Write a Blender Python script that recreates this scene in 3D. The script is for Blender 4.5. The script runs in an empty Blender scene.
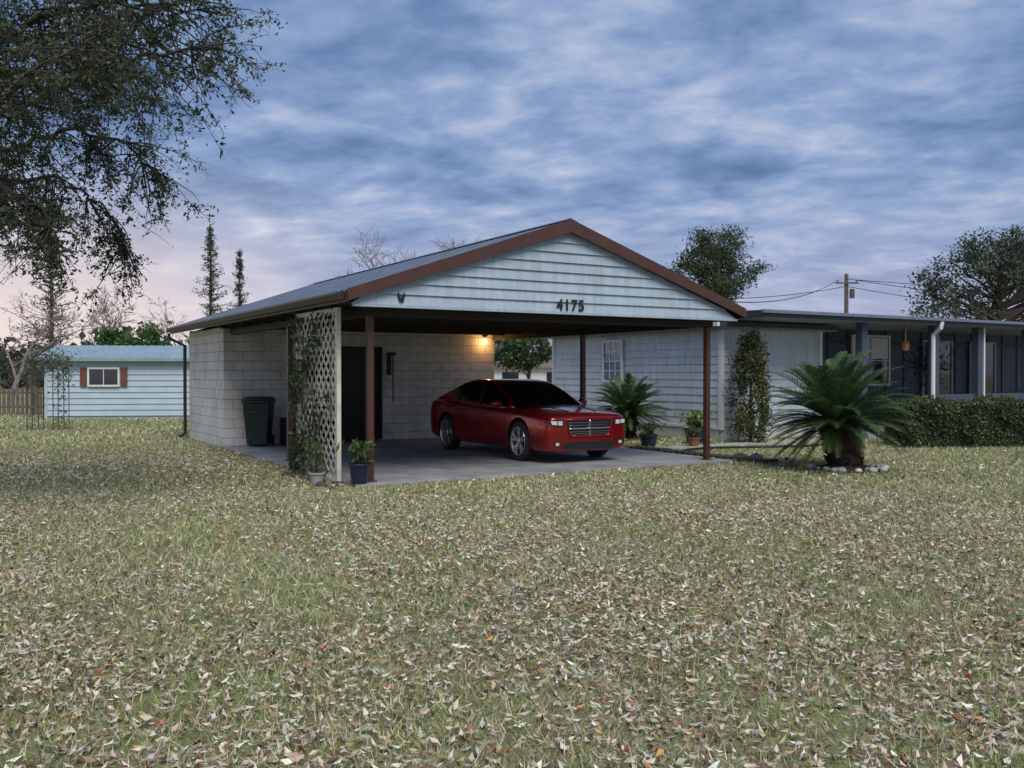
import bpy, bmesh, math, random
import numpy as np
from mathutils import Vector, Matrix
from mathutils.bvhtree import BVHTree
random.seed(7); rng=np.random.default_rng(11)
R=math.radians
TH=R(31); ORG=Vector((-1.97,12.75,0))
CU,SU=math.cos(TH),math.sin(TH)
def W(s,t,z=0): return Vector((ORG.x+s*CU-t*SU, ORG.y+s*SU+t*CU, z))
def to_local(x,y):
    dx=x-ORG.x; dy=y-ORG.y
    return dx*CU+dy*SU, -dx*SU+dy*CU
scene=bpy.context.scene
col=scene.collection
# ------------------------------------------------------------ materials
def new_mat(name):
    m=bpy.data.materials.new(name); m.use_nodes=True
    nt=m.node_tree; b=nt.nodes['Principled BSDF']
    return m,nt,b
def mat(name,c,rough=0.6,metal=0.0,var=0.15,scale=4.0,bump=0.0,bscale=60,coat=0,c2=None,spec=0.5,emit=None,es=0):
    m,nt,b=new_mat(name); N=nt.nodes; L=nt.links
    tc=N.new('ShaderNodeTexCoord')
    n=N.new('ShaderNodeTexNoise'); n.inputs['Scale'].default_value=scale; n.inputs['Detail'].default_value=8; n.inputs['Roughness'].default_value=0.65
    L.new(tc.outputs['Object'],n.inputs['Vector'])
    r=N.new('ShaderNodeValToRGB'); r.color_ramp.elements[0].position=0.3; r.color_ramp.elements[1].position=0.7
    a=[max(0,x*(1-var)) for x in c]; d=[x*(1+var) for x in c]
    if c2: a=list(c2); d=list(c)
    r.color_ramp.elements[0].color=(*a,1); r.color_ramp.elements[1].color=(*d,1)
    L.new(n.outputs['Fac'],r.inputs['Fac']); L.new(r.outputs['Color'],b.inputs['Base Color'])
    b.inputs['Roughness'].default_value=rough; b.inputs['Metallic'].default_value=metal
    b.inputs['Specular IOR Level'].default_value=spec
    if coat: b.inputs['Coat Weight'].default_value=coat; b.inputs['Coat Roughness'].default_value=0.04
    if bump:
        n2=N.new('ShaderNodeTexNoise'); n2.inputs['Scale'].default_value=bscale; n2.inputs['Detail'].default_value=5
        L.new(tc.outputs['Object'],n2.inputs['Vector'])
        bp=N.new('ShaderNodeBump'); bp.inputs['Strength'].default_value=bump; bp.inputs['Distance'].default_value=0.02
        L.new(n2.outputs['Fac'],bp.inputs['Height']); L.new(bp.outputs['Normal'],b.inputs['Normal'])
    if emit:
        b.inputs['Emission Color'].default_value=(*emit,1); b.inputs['Emission Strength'].default_value=es
    return m
def attr_mat(name,rough=0.7,trans=0.0,spec=0.3):
    m,nt,b=new_mat(name); N=nt.nodes; L=nt.links
    a=N.new('ShaderNodeAttribute'); a.attribute_name='Col'
    L.new(a.outputs['Color'],b.inputs['Base Color']); b.inputs['Roughness'].default_value=rough
    b.inputs['Specular IOR Level'].default_value=spec
    if trans:
        t=N.new('ShaderNodeBsdfTranslucent'); L.new(a.outputs['Color'],t.inputs['Color'])
        mx=N.new('ShaderNodeMixShader'); mx.inputs[0].default_value=trans
        L.new(b.outputs[0],mx.inputs[1]); L.new(t.outputs[0],mx.inputs[2])
        L.new(mx.outputs[0],N['Material Output'].inputs['Surface'])
    return m
def block_mat(name,c,cm):
    m,nt,b=new_mat(name); N=nt.nodes; L=nt.links
    tc=N.new('ShaderNodeTexCoord'); sp=N.new('ShaderNodeSeparateXYZ'); L.new(tc.outputs['Object'],sp.inputs[0])
    ad=N.new('ShaderNodeMath'); ad.operation='ADD'; L.new(sp.outputs[0],ad.inputs[0]); L.new(sp.outputs[1],ad.inputs[1])
    cb=N.new('ShaderNodeCombineXYZ'); L.new(ad.outputs[0],cb.inputs[0]); L.new(sp.outputs[2],cb.inputs[1])
    br=N.new('ShaderNodeTexBrick'); br.inputs['Scale'].default_value=1.0
    br.inputs['Brick Width'].default_value=0.4; br.inputs['Row Height'].default_value=0.2
    br.inputs['Mortar Size'].default_value=0.008; br.inputs['Mortar Smooth'].default_value=0.5
    br.inputs['Color1'].default_value=(*c,1); br.inputs['Color2'].default_value=(*[x*0.93 for x in c],1); br.inputs['Mortar'].default_value=(*cm,1)
    L.new(cb.outputs[0],br.inputs['Vector'])
    n=N.new('ShaderNodeTexNoise'); n.inputs['Scale'].default_value=1.3; n.inputs['Detail'].default_value=9; n.inputs['Roughness'].default_value=0.7
    L.new(tc.outputs['Object'],n.inputs['Vector'])
    mx=N.new('ShaderNodeMix'); mx.data_type='RGBA'; mx.blend_type='MULTIPLY'; mx.inputs[0].default_value=0.8
    r=N.new('ShaderNodeValToRGB'); r.color_ramp.elements[0].position=0.35; r.color_ramp.elements[0].color=(0.62,0.59,0.52,1); r.color_ramp.elements[1].position=0.6; r.color_ramp.elements[1].color=(1,1,1,1)
    L.new(n.outputs['Fac'],r.inputs[0]); L.new(br.outputs['Color'],mx.inputs[6]); L.new(r.outputs[0],mx.inputs[7])
    L.new(mx.outputs[2],b.inputs['Base Color']); b.inputs['Roughness'].default_value=0.8
    bp=N.new('ShaderNodeBump'); bp.inputs['Strength'].default_value=0.8; bp.inputs['Distance'].default_value=0.01; bp.invert=True
    L.new(br.outputs['Fac'],bp.inputs['Height']); L.new(bp.outputs[0],b.inputs['Normal'])
    return m
def siding_mat(name,c):
    m=mat(name,c,0.5,var=0.10,scale=1.4); nt=m.node_tree; N=nt.nodes; L=nt.links; b=N['Principled BSDF']
    src=b.inputs['Base Color'].links[0].from_socket
    tc=N.new('ShaderNodeTexCoord'); mp=N.new('ShaderNodeMapping'); mp.inputs['Scale'].default_value=(7,7,0.8); L.new(tc.outputs['Object'],mp.inputs[0])
    n=N.new('ShaderNodeTexNoise'); n.inputs['Scale'].default_value=1.5; n.inputs['Detail'].default_value=7; L.new(mp.outputs[0],n.inputs['Vector'])
    r=N.new('ShaderNodeValToRGB'); r.color_ramp.elements[0].position=0.35; r.color_ramp.elements[0].color=(0.84,0.84,0.81,1); r.color_ramp.elements[1].position=0.62; r.color_ramp.elements[1].color=(1,1,1,1); L.new(n.outputs['Fac'],r.inputs[0])
    mx=N.new('ShaderNodeMix'); mx.data_type='RGBA'; mx.blend_type='MULTIPLY'; mx.inputs[0].default_value=1; L.new(src,mx.inputs[6]); L.new(r.outputs[0],mx.inputs[7]); L.new(mx.outputs[2],b.inputs['Base Color'])
    return m
M_block=block_mat('painted_block',(0.70,0.70,0.67),(0.38,0.38,0.37))
M_brown=mat('brown_trim',(0.070,0.028,0.021),0.45,var=0.2)
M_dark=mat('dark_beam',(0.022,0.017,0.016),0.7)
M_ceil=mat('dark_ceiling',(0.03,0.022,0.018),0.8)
M_siding=siding_mat('siding_white',(0.36,0.445,0.53))
M_siding2=siding_mat('siding_house',(0.56,0.62,0.68))
M_roof=mat('metal_roof',(0.24,0.29,0.36),0.42,metal=0.6,var=0.35,scale=3,c2=(0.12,0.13,0.155))
M_white=mat('white_paint',(0.68,0.69,0.69),0.5,var=0.06)
M_slate=mat('slate_blue',(0.055,0.072,0.11),0.6,var=0.1)
M_slate2=mat('slate_dark',(0.025,0.033,0.05),0.6,var=0.1)
M_black=mat('black_plastic',(0.010,0.010,0.011),0.5)
M_glass=mat('window_glass',(0.02,0.025,0.03),0.06,spec=1.0,var=0.05)
M_conc=mat('concrete',(0.33,0.34,0.35),0.7,var=0.3,scale=1.6,bump=0.2,c2=(0.15,0.155,0.16))
M_conc2=mat('concrete_path',(0.33,0.33,0.30),0.85,var=0.25,scale=3,bump=0.2)
M_fasc=mat('house_fascia',(0.03,0.037,0.055),0.5)
M_soff=mat('soffit',(0.25,0.27,0.31),0.6)
M_green=mat('green_bin',(0.007,0.030,0.024),0.4)
M_pot=mat('blue_pot',(0.012,0.02,0.045),0.25)
M_terra=mat('terracotta',(0.22,0.08,0.04),0.7)
M_bark=mat('bark',(0.09,0.07,0.055),0.9,var=0.4,scale=12,bump=0.6,bscale=30)
M_wood=mat('weathered_wood',(0.13,0.10,0.08),0.85,var=0.35,scale=6,bump=0.3)
M_leaf=attr_mat('foliage',0.55,0.3)
M_grass=attr_mat('grass_blade',0.7,0.0)
M_ground_leaf=attr_mat('dead_leaf',0.6,0.0,0.4)
M_lattice=mat('lattice_paint',(0.60,0.59,0.49),0.6,var=0.2,scale=5)
M_rock=mat('rock',(0.66,0.65,0.61),0.85,var=0.2,scale=9,bump=0.5)
M_brickd=mat('dark_brick',(0.05,0.045,0.045),0.85,var=0.4,scale=9,bump=0.5)
M_shroof=mat('shed_roof',(0.26,0.36,0.40),0.45,var=0.15,scale=2,metal=0.2)
M_shed=mat('shed_wall',(0.40,0.50,0.56),0.5,var=0.08,scale=2)

# ------------------------------------------------------------ builder
class B:
    def __init__(s): s.v=[];s.f=[];s.m=[]
    def quad(s,a,b,c,d,m=0):
        i=len(s.v); s.v+= [tuple(a),tuple(b),tuple(c),tuple(d)]; s.f.append((i,i+1,i+2,i+3)); s.m.append(m)
    def box(s,x0,x1,y0,y1,z0,z1,m=0):
        i=len(s.v)
        s.v+=[(x0,y0,z0),(x1,y0,z0),(x1,y1,z0),(x0,y1,z0),(x0,y0,z1),(x1,y0,z1),(x1,y1,z1),(x0,y1,z1)]
        for q in ((0,3,2,1),(4,5,6,7),(0,1,5,4),(1,2,6,5),(2,3,7,6),(3,0,4,7)):
            s.f.append(tuple(i+k for k in q)); s.m.append(m)
    def prism(s,pts,d,m=0):
        i=len(s.v); n=len(pts); d=Vector(d)
        s.v+=[tuple(p) for p in pts]; s.v+=[tuple(Vector(p)+d) for p in pts]
        s.f.append(tuple(range(i+n-1,i-1,-1))); s.m.append(m)
        s.f.append(tuple(range(i+n,i+2*n))); s.m.append(m)
        for k in range(n):
            k2=(k+1)%n; s.f.append((i+k,i+k2,i+n+k2,i+n+k)); s.m.append(m)
    def tube(s,pts,rad,n=6,m=0,cap=True):
        pts=[Vector(p) for p in pts]; base=len(s.v)
        if not hasattr(rad,'__len__'): rad=[rad]*len(pts)
        prev=None
        for k,p in enumerate(pts):
            if k==0: d=pts[1]-pts[0]
            elif k==len(pts)-1: d=pts[-1]-pts[-2]
            else: d=pts[k+1]-pts[k-1]
            if d.length<1e-9: d=Vector((0,0,1))
            d.normalize()
            if prev is None:
                up=Vector((0,0,1)) if abs(d.z)<0.9 else Vector((1,0,0))
                a=d.cross(up).normalized()
            else:
                a=(prev-d*prev.dot(d))
                a=a.normalized() if a.length>1e-6 else d.orthogonal().normalized()
            prev=a; b=d.cross(a)
            for j in range(n):
                an=2*math.pi*j/n
                s.v.append(tuple(p+(a*math.cos(an)+b*math.sin(an))*rad[k]))
        for k in range(len(pts)-1):
            for j in range(n):
                j2=(j+1)%n; o=base+k*n
                s.f.append((o+j,o+j2,o+n+j2,o+n+j)); s.m.append(m)
        if cap:
            s.f.append(tuple(base+j for j in range(n-1,-1,-1))); s.m.append(m)
            o=base+(len(pts)-1)*n; s.f.append(tuple(o+j for j in range(n))); s.m.append(m)
    def lathe(s,prof,n=32,m=0,axis='z',c=(0,0,0)):
        base=len(s.v)
        for (r,h) in prof:
            for j in range(n):
                a=2*math.pi*j/n; x=r*math.cos(a); y=r*math.sin(a)
                if axis=='z': p=(x+c[0],y+c[1],h+c[2])
                else: p=(x+c[0],h+c[1],y+c[2])
                s.v.append(p)
        for k in range(len(prof)-1):
            for j in range(n):
                j2=(j+1)%n;o=base+k*n
                s.f.append((o+j,o+j2,o+n+j2,o+n+j)); s.m.append(m)
    def obj(s,name,mats,parent=None,smooth=False,bevel=0,loc=None,rot=None):
        me=bpy.data.meshes.new(name); me.from_pydata(s.v,[],s.f)
        if not isinstance(mats,(list,tuple)): mats=[mats]
        for x in mats: me.materials.append(x)
        me.polygons.foreach_set('material_index',s.m)
        if smooth: me.polygons.foreach_set('use_smooth',[True]*len(s.f))
        me.update()
        o=bpy.data.objects.new(name,me); col.objects.link(o)
        if parent: o.parent=parent
        if loc is not None: o.location=loc
        if rot is not None: o.rotation_euler=rot
        if bevel:
            bm=bmesh.new(); bm.from_mesh(me); bmesh.ops.recalc_face_normals(bm,faces=bm.faces); bm.to_mesh(me); bm.free()
            md=o.modifiers.new('bevel','BEVEL'); md.width=bevel; md.segments=2; md.limit_method='ANGLE'
        return o
def empty(name,loc=(0,0,0),rotz=0):
    e=bpy.data.objects.new(name,None); e.location=loc; e.rotation_euler=(0,0,rotz); col.objects.link(e); return e
def np_mesh(name,V,F,C,material,parent=None):
    me=bpy.data.meshes.new(name); nv=len(V); nf=len(F); k=F.shape[1]
    me.vertices.add(nv); me.vertices.foreach_set('co',np.ascontiguousarray(V,dtype=np.float32).ravel())
    me.loops.add(nf*k); me.loops.foreach_set('vertex_index',np.ascontiguousarray(F,dtype=np.int32).ravel())
    me.polygons.add(nf); me.polygons.foreach_set('loop_start',np.arange(0,nf*k,k,dtype=np.int32))
    me.update(calc_edges=True)
    ca=me.color_attributes.new('Col','FLOAT_COLOR','POINT')
    CC=np.ones((nv,4),dtype=np.float32); CC[:,:3]=C; ca.data.foreach_set('color',CC.ravel())
    me.materials.append(material); me.validate()
    o=bpy.data.objects.new(name,me); col.objects.link(o)
    if parent: o.parent=parent
    return o
def leaf_arrays(P,size,aspect=0.5,flat=0.0,colors=None,jit=0.25):
    n=len(P); d=rng.normal(size=(n,3)); d[:,2]*=(1-flat); d/=np.linalg.norm(d,axis=1)[:,None]+1e-9
    r=rng.normal(size=(n,3)); b=np.cross(d,r)
    if flat>0:
        up=np.tile([0,0,1.],(n,1))+rng.normal(size=(n,3))*(1-flat)*1.2
        b=np.cross(d,up)
    b/=np.linalg.norm(b,axis=1)[:,None]+1e-9
    nn=np.cross(d,b)
    L=(size*(0.5+1.0*rng.random(n)))[:,None]
    A=aspect*(0.65+0.7*rng.random((n,1)))
    V=np.stack([P+d*L*0.5,P+b*L*A*0.5+nn*L*0.14,P-d*L*0.5,P-b*L*A*0.5+nn*L*0.14],1).reshape(-1,3)
    i=np.arange(n)[:,None]*4
    F=np.concatenate([i+np.array([[0,1,2]]),i+np.array([[0,2,3]])],0)
    C=np.repeat(colors,4,axis=0)
    return V,F,C
def palette(n,cols,w=None,jit=0.2):
    cols=np.array(cols); w=None if w is None else np.array(w)/sum(w)
    c=cols[rng.choice(len(cols),n,p=w)]
    return np.clip(c*(1+jit*rng.normal(size=(n,1)))*(1+0.06*rng.normal(size=(n,3))),0.003,0.9)

# ------------------------------------------------------------ world / light / camera
w=bpy.data.worlds.new('World'); scene.world=w; w.use_nodes=True
N=w.node_tree.nodes; L=w.node_tree.links; bg=N['Background']
sky=N.new('ShaderNodeTexSky'); sky.sky_type='NISHITA'; sky.sun_disc=False
SUN_EL=R(52); SUN_AZ=R(160)
sky.sun_elevation=SUN_EL; sky.sun_rotation=SUN_AZ
tc=N.new('ShaderNodeTexCoord'); sp=N.new('ShaderNodeSeparateXYZ'); L.new(tc.outputs['Generated'],sp.inputs[0])
def M_(op,a,b=None,c=None):
    n=N.new('ShaderNodeMath'); n.operation=op
    for i,x in enumerate((a,b,c)):
        if x is None: continue
        if isinstance(x,(int,float)): n.inputs[i].default_value=x
        else: L.new(x,n.inputs[i])
    return n.outputs[0]
zz=M_('ADD',M_('MAXIMUM',sp.outputs[2],0.0),0.16)
px=M_('DIVIDE',sp.outputs[0],zz); py=M_('DIVIDE',sp.outputs[1],zz)
cb=N.new('ShaderNodeCombineXYZ'); L.new(M_('ADD',M_('MULTIPLY',px,0.85),M_('MULTIPLY',py,-0.25)),cb.inputs[0]); L.new(M_('ADD',py,M_('MULTIPLY',px,0.30)),cb.inputs[1])
def noise(vec,sc,det=8,rough=0.6,dist=0.0):
    n=N.new('ShaderNodeTexNoise'); n.inputs['Scale'].default_value=sc; n.inputs['Detail'].default_value=det; n.inputs['Roughness'].default_value=rough; n.inputs['Distortion'].default_value=dist
    L.new(vec,n.inputs['Vector']); return n.outputs['Fac']
n1=noise(cb.outputs[0],0.85,10,0.55,0.5); n2=noise(cb.outputs[0],3.0,8,0.55,0.4); n3=noise(cb.outputs[0],8.5,6,0.55,0.3)
nf=M_('ADD',M_('ADD',M_('MULTIPLY',n1,0.46),M_('MULTIPLY',n2,0.35)),M_('MULTIPLY',n3,0.19))
rp=N.new('ShaderNodeValToRGB'); e=rp.color_ramp.elements
e[0].position=0.38; e[0].color=(0.095,0.165,0.34,1)
e[1].position=0.64; e[1].color=(0.68,0.71,0.82,1)
x=e.new(0.45); x.color=(0.165,0.26,0.47,1)
x=e.new(0.51); x.color=(0.26,0.36,0.58,1)
x=e.new(0.57); x.color=(0.42,0.49,0.67,1)
L.new(nf,rp.inputs[0])
def mixc(f,a,b):
    m=N.new('ShaderNodeMix'); m.data_type='RGBA'
    if isinstance(f,(int,float)): m.inputs[0].default_value=f
    else: L.new(f,m.inputs[0])
    for i,x in ((6,a),(7,b)):
        if isinstance(x,tuple): m.inputs[i].default_value=(*x,1)
        else: L.new(x,m.inputs[i])
    return m.outputs[2]
def mapr(v,a,b,c,d):
    m=N.new('ShaderNodeMapRange'); m.interpolation_type='SMOOTHSTEP'; L.new(v,m.inputs[0])
    for i,x in enumerate((a,b,c,d)): m.inputs[i+1].default_value=x
    return m.outputs[0]
hz=mapr(sp.outputs[2],0.0,0.22,0.65,0.0)
c1=mixc(hz,rp.outputs[0],(0.50,0.48,0.64))
lft=M_('MULTIPLY',mapr(sp.outputs[0],-0.10,-0.45,0.0,1.0),mapr(sp.outputs[2],0.02,0.24,0.85,0.0))
c2=mixc(lft,c1,(0.95,0.78,0.72))
sc=N.new('ShaderNodeVectorMath'); sc.operation='SCALE'; sc.inputs['Scale'].default_value=9.4; L.new(c2,sc.inputs[0])
fin=mixc(0.93,sky.outputs[0],sc.outputs[0])
L.new(fin,bg.inputs['Color']); bg.inputs['Strength'].default_value=0.112

sd=bpy.data.lights.new('sun','SUN'); sd.energy=2.95; sd.angle=R(35); sd.color=(1.0,0.95,0.86)
so=bpy.data.objects.new('sun',sd); col.objects.link(so)
dirv=Vector((math.sin(SUN_AZ)*math.cos(SUN_EL),math.cos(SUN_AZ)*math.cos(SUN_EL),math.sin(SUN_EL)))
so.rotation_euler=dirv.to_track_quat('Z','Y').to_euler()
cd=bpy.data.cameras.new('camera'); cd.sensor_width=36; cd.lens=920/1024*36; cd.clip_end=2000; cd.clip_start=0.05
co=bpy.data.objects.new('camera',cd); col.objects.link(co); co.location=(0,0,1.55); co.rotation_euler=(R(90-0.685),0,0); scene.camera=co
scene.view_settings.view_transform='Standard'; scene.view_settings.look='None'; scene.view_settings.exposure=0

# ------------------------------------------------------------ ground
def patch(x,y):
    return (np.sin(x*0.55+1.3*np.sin(y*0.31))+np.sin(y*0.47+1.1*np.sin(x*0.43+2)+1)+0.6*np.sin(x*1.7+y*1.1)+0.5*np.sin(y*2.3-x*1.3+0.6))/3.1
m,nt,b=new_mat('lawn'); N2=nt.nodes; L2=nt.links
tcg=N2.new('ShaderNodeTexCoord')
def nz(sc,det=6,ro=0.6):
    n=N2.new('ShaderNodeTexNoise'); n.inputs['Scale'].default_value=sc; n.inputs['Detail'].default_value=det; n.inputs['Roughness'].default_value=ro
    L2.new(tcg.outputs['Object'],n.inputs['Vector']); return n.outputs['Fac']
def rmp(f,st):
    r=N2.new('ShaderNodeValToRGB'); el=r.color_ramp.elements
    el[0].position=st[0][0]; el[0].color=(*st[0][1],1); el[1].position=st[-1][0]; el[1].color=(*st[-1][1],1)
    for p,c in st[1:-1]:
        q=el.new(p); q.color=(*c,1)
    L2.new(f,r.inputs[0]); return r.outputs[0]
def mx2(f,a,b_,bt='MIX'):
    q=N2.new('ShaderNodeMix'); q.data_type='RGBA'; q.blend_type=bt
    if isinstance(f,(int,float)): q.inputs[0].default_value=f
    else: L2.new(f,q.inputs[0])
    for i,x in ((6,a),(7,b_)):
        if isinstance(x,tuple): q.inputs[i].default_value=(*x,1)
        else: L2.new(x,q.inputs[i])
    return q.outputs[2]
grass_c=rmp(nz(45,4),[(0.3,(0.07,0.09,0.035)),(0.5,(0.21,0.245,0.085)),(0.7,(0.38,0.39,0.18))])
straw_c=rmp(nz(60,5),[(0.3,(0.08,0.078,0.045)),(0.5,(0.25,0.235,0.14)),(0.7,(0.47,0.44,0.31))])
vor=N2.new('ShaderNodeTexVoronoi'); vor.inputs['Scale'].default_value=16; L2.new(tcg.outputs['Object'],vor.inputs['Vector'])
sepv=N2.new('ShaderNodeSeparateColor'); L2.new(vor.outputs['Color'],sepv.inputs[0])
leafc=rmp(sepv.outputs[1],[(0.0,(0.16,0.09,0.05)),(0.4,(0.34,0.26,0.17)),(1.0,(0.55,0.48,0.37))])
pm=rmp(nz(0.35,4),[(0.42,(0,0,0)),(0.62,(1,1,1))])
c=mx2(pm,grass_c,straw_c)
lm=rmp(sepv.outputs[0],[(0.78,(0,0,0)),(0.84,(1,1,1))])
c=mx2(lm,c,leafc)
L2.new(c,b.inputs['Base Color']); b.inputs['Roughness'].default_value=0.95; b.inputs['Specular IOR Level'].default_value=0.1
bp=N2.new('ShaderNodeBump'); bp.inputs['Strength'].default_value=0.7; bp.inputs['Distance'].default_value=0.03
L2.new(nz(35,6,0.7),bp.inputs['Height']); L2.new(bp.outputs[0],b.inputs['Normal'])
g=B(); g.quad((-500,-200,0),(500,-200,0),(500,900,0),(-500,900,0)); g.obj('ground',m)

def scatter(y0,y1,dens,thresh_fn):
    hw=0.60*y1+2.0; n=int(dens*(y1-y0)*2*hw)
    x=rng.uniform(-hw,hw,n); y=rng.uniform(y0,y1,n)
    keep=np.abs(x)<0.60*y+2.0
    s,t=to_local(x,y)
    slab=(s>-0.33)&(s<6.62)&(t>-0.31)&(t<11)
    hs=(s>9.9)&(t>3.5)
    pth=(s>7.4)&(s<13)&(t>2.2)&(t<2.9)
    keep&=~slab&~hs&~pth
    keep&=rng.random(n)<thresh_fn(x,y)
    return x[keep],y[keep]
def greenness(x,y):
    wob=0.35*patch(x*1.9,y*1.9+4)
    gr=np.clip((y-9.5)/6,0,1)*np.clip((x-1.0)/4,0,1)
    gl=np.clip((y-15)/6,0,1)*np.clip((-x-3)/4,0,1)
    gm=0.30*np.clip((y-8)/4,0,1)
    return np.clip(gr+gl+gm+wob*np.clip((y-5)/5,0,1),0,1)
def leafdens(x,y):
    base=np.clip(0.62+0.40*patch(x,y)+0.40*patch(x*2.7+3,y*2.7)+0.35*patch(x*8,y*8+1),0.12,1)
    return base*(1-0.80*greenness(x,y))
Vs=[];Fs=[];Cs=[];off=0
for (y0,y1,dn,sz) in ((2.2,6.5,1350,0.046),(6.5,12,950,0.047),(12,20,400,0.052),(20,38,65,0.065)):
    x,y=scatter(y0,y1,dn,leafdens); n=len(x)
    P=np.stack([x,y,0.008+0.035*rng.random(n)],1)
    C=palette(n,[(0.54,0.47,0.37),(0.70,0.64,0.54),(0.40,0.31,0.21),(0.13,0.075,0.045),(0.32,0.11,0.05),(0.46,0.25,0.10),(0.45,0.43,0.36),(0.25,0.18,0.12)],[23,14,18,14,3,4,14,12],0.2)
    V,F,C=leaf_arrays(P,sz,0.38,0.58,C); Vs.append(V);Fs.append(F+off);Cs.append(C); off+=len(V)
V=np.concatenate(Vs); V[:,2]=np.maximum(V[:,2],0.003)
np_mesh('fallen_leaves',V,np.concatenate(Fs),np.concatenate(Cs),M_ground_leaf)
Vs=[];Fs=[];Cs=[];off=0
def grassdens(x,y): return np.clip(0.70-0.45*patch(x,y)+0.4*greenness(x,y)-0.3*patch(x*5,y*5),0.22,1)
for (y0,y1,dn,hh,ww) in ((2.2,6.5,3200,0.055,0.0055),(6.5,12,1500,0.055,0.008),(12,20,560,0.055,0.013),(20,36,110,0.06,0.03)):
    x,y=scatter(y0,y1,dn,grassdens); n=len(x)
    P=np.stack([x,y,np.zeros(n)],1); a=rng.uniform(0,2*np.pi,n); ln=hh*(0.5+0.9*rng.random(n))
    wv=np.stack([np.cos(a),np.sin(a),0*a],1)*ww*0.5
    lean=rng.normal(size=(n,3))*0.7; lean[:,2]=1; tip=P+lean*ln[:,None]; tip[:,2]=np.maximum(tip[:,2],0.012)
    V=np.stack([P-wv,P+wv,tip],1).reshape(-1,3); F=np.arange(n*3).reshape(-1,3)
    C=palette(n,[(0.19,0.235,0.085),(0.30,0.335,0.14),(0.46,0.44,0.25),(0.60,0.55,0.40),(0.09,0.115,0.05)],[28,25,20,14,13],0.2)*(1+0.22*patch(x*1.3+5,y*1.3))[:,None]
    Vs.append(V);Fs.append(F+off);Cs.append(np.repeat(C,3,axis=0));off+=len(V)
np_mesh('grass',np.concatenate(Vs),np.concatenate(Fs),np.concatenate(Cs),M_grass)

# ------------------------------------------------------------ carport
CP=empty('carport',ORG,TH)
SLZ=0.045
b_=B(); b_.box(-0.30,3.12,-0.28,3.5,0.0,SLZ); b_.box(3.13,6.6,-0.28,3.5,0.0,SLZ); b_.box(-0.30,3.12,3.51,7.38,0.0,SLZ); b_.box(3.13,6.6,3.51,7.38,0.0,SLZ)
b_.obj('slab',M_conc,CP,bevel=0.008)
b_=B()
for (s,t) in ((0,0),(6.24,0),(0,3.6),(6.24,3.7)):
    b_.box(s-0.045,s+0.045,t-0.045,t+0.045,SLZ,2.34); b_.box(s-0.08,s+0.08,t-0.08,t+0.08,SLZ,SLZ+0.015)
b_.obj('posts',M_brown,CP,bevel=0.006)
b_=B()
b_.box(-0.07,6.31,-0.075,0.075,2.34,2.50); b_.box(-0.075,0.07,0.08,7.36,2.34,2.50); b_.box(6.17,6.315,0.08,7.36,2.34,2.50)
b_.obj('beams',M_dark,CP)
SL=-0.50; SR=6.70; SM=3.06; ZE=2.64; ZR=3.85; TF=-0.45; TB=11.3
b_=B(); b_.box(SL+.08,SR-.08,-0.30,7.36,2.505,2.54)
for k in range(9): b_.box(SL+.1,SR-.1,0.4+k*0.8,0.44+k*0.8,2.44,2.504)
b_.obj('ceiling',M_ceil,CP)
b_=B()
nn=int((TB-TF)/0.05)
def prof(i): return 0.018 if (i%4)==0 else (0.0)
for (sa,sb) in ((SL,SM),(SR,SM)):
    for i in range(nn):
        t0=TF+(TB-TF)*i/nn; t1=TF+(TB-TF)*(i+1)/nn; h0=prof(i);h1=prof(i+1)
        A=(sa,t0,ZE+h0);Bq=(sb,t0,ZR+h0);Cq=(sb,t1,ZR+h1);D=(sa,t1,ZE+h1)
        if sa==SL: b_.quad(A,D,Cq,Bq)
        else: b_.quad(A,Bq,Cq,D)
b_.prism([(SM-0.14,TF-0.01,ZR-0.01),(SM,TF-0.01,ZR+0.045),(SM+0.14,TF-0.01,ZR-0.01),(SM,TF-0.01,ZR+0.03)],(0,TB-TF+0.02,0))
b_.obj('metal_roof',M_roof,CP)
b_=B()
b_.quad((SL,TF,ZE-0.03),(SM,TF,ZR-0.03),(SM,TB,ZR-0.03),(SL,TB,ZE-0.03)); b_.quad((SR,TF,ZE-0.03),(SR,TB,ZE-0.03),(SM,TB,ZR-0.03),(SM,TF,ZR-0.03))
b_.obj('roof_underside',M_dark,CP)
b_=B(); dd=0.17
for sgn,sa in ((1,SL),(-1,SR)):
    b_.prism([(sa,TF-0.03,ZE+0.012),(SM,TF-0.03,ZR+0.022),(SM,TF-0.03,ZR-dd),(sa,TF-0.03,ZE-dd+0.03)],(0,0.035,0))
    b_.prism([(sa,TB+0.03,ZE+0.012),(SM,TB+0.03,ZR+0.022),(SM,TB+0.03,ZR-dd),(sa,TB+0.03,ZE-dd+0.03)],(0,-0.035,0))
b_.box(SL-0.02,SL+0.02,TF+0.01,TB-0.01,ZE-0.15,ZE-0.012); b_.box(SR-0.02,SR+0.02,TF+0.01,TB-0.01,ZE-0.15,ZE-0.012)
b_.obj('fascia_boards',M_brown,CP)
b_=B()
g0=SL-0.025
b_.prism([(g0,TF+0.05,ZE-0.02),(g0-0.10,TF+0.05,ZE-0.02),(g0-0.10,TF+0.05,ZE-0.045),(g0-0.065,TF+0.05,ZE-0.12),(g0,TF+0.05,ZE-0.12)],(0,TB-TF-0.1,0))
b_.tube([(SL-0.07,11.15,2.5),(SL-0.07,11.15,2.38),(-0.27,10.85,2.2),(-0.27,10.85,0.12),(-0.42,10.7,0.05)],0.04,8)
b_.obj('gutter_and_downspout',mat('gutter_dark',(0.03,0.025,0.028),0.4),CP)
b_=B(); z=2.475; ex=0.15; tg=-0.36
def halfw(z):
    return (SM-SL)*(1-(min(z,ZR-0.1)-(ZE-0.12))/(ZR-ZE))
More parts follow.
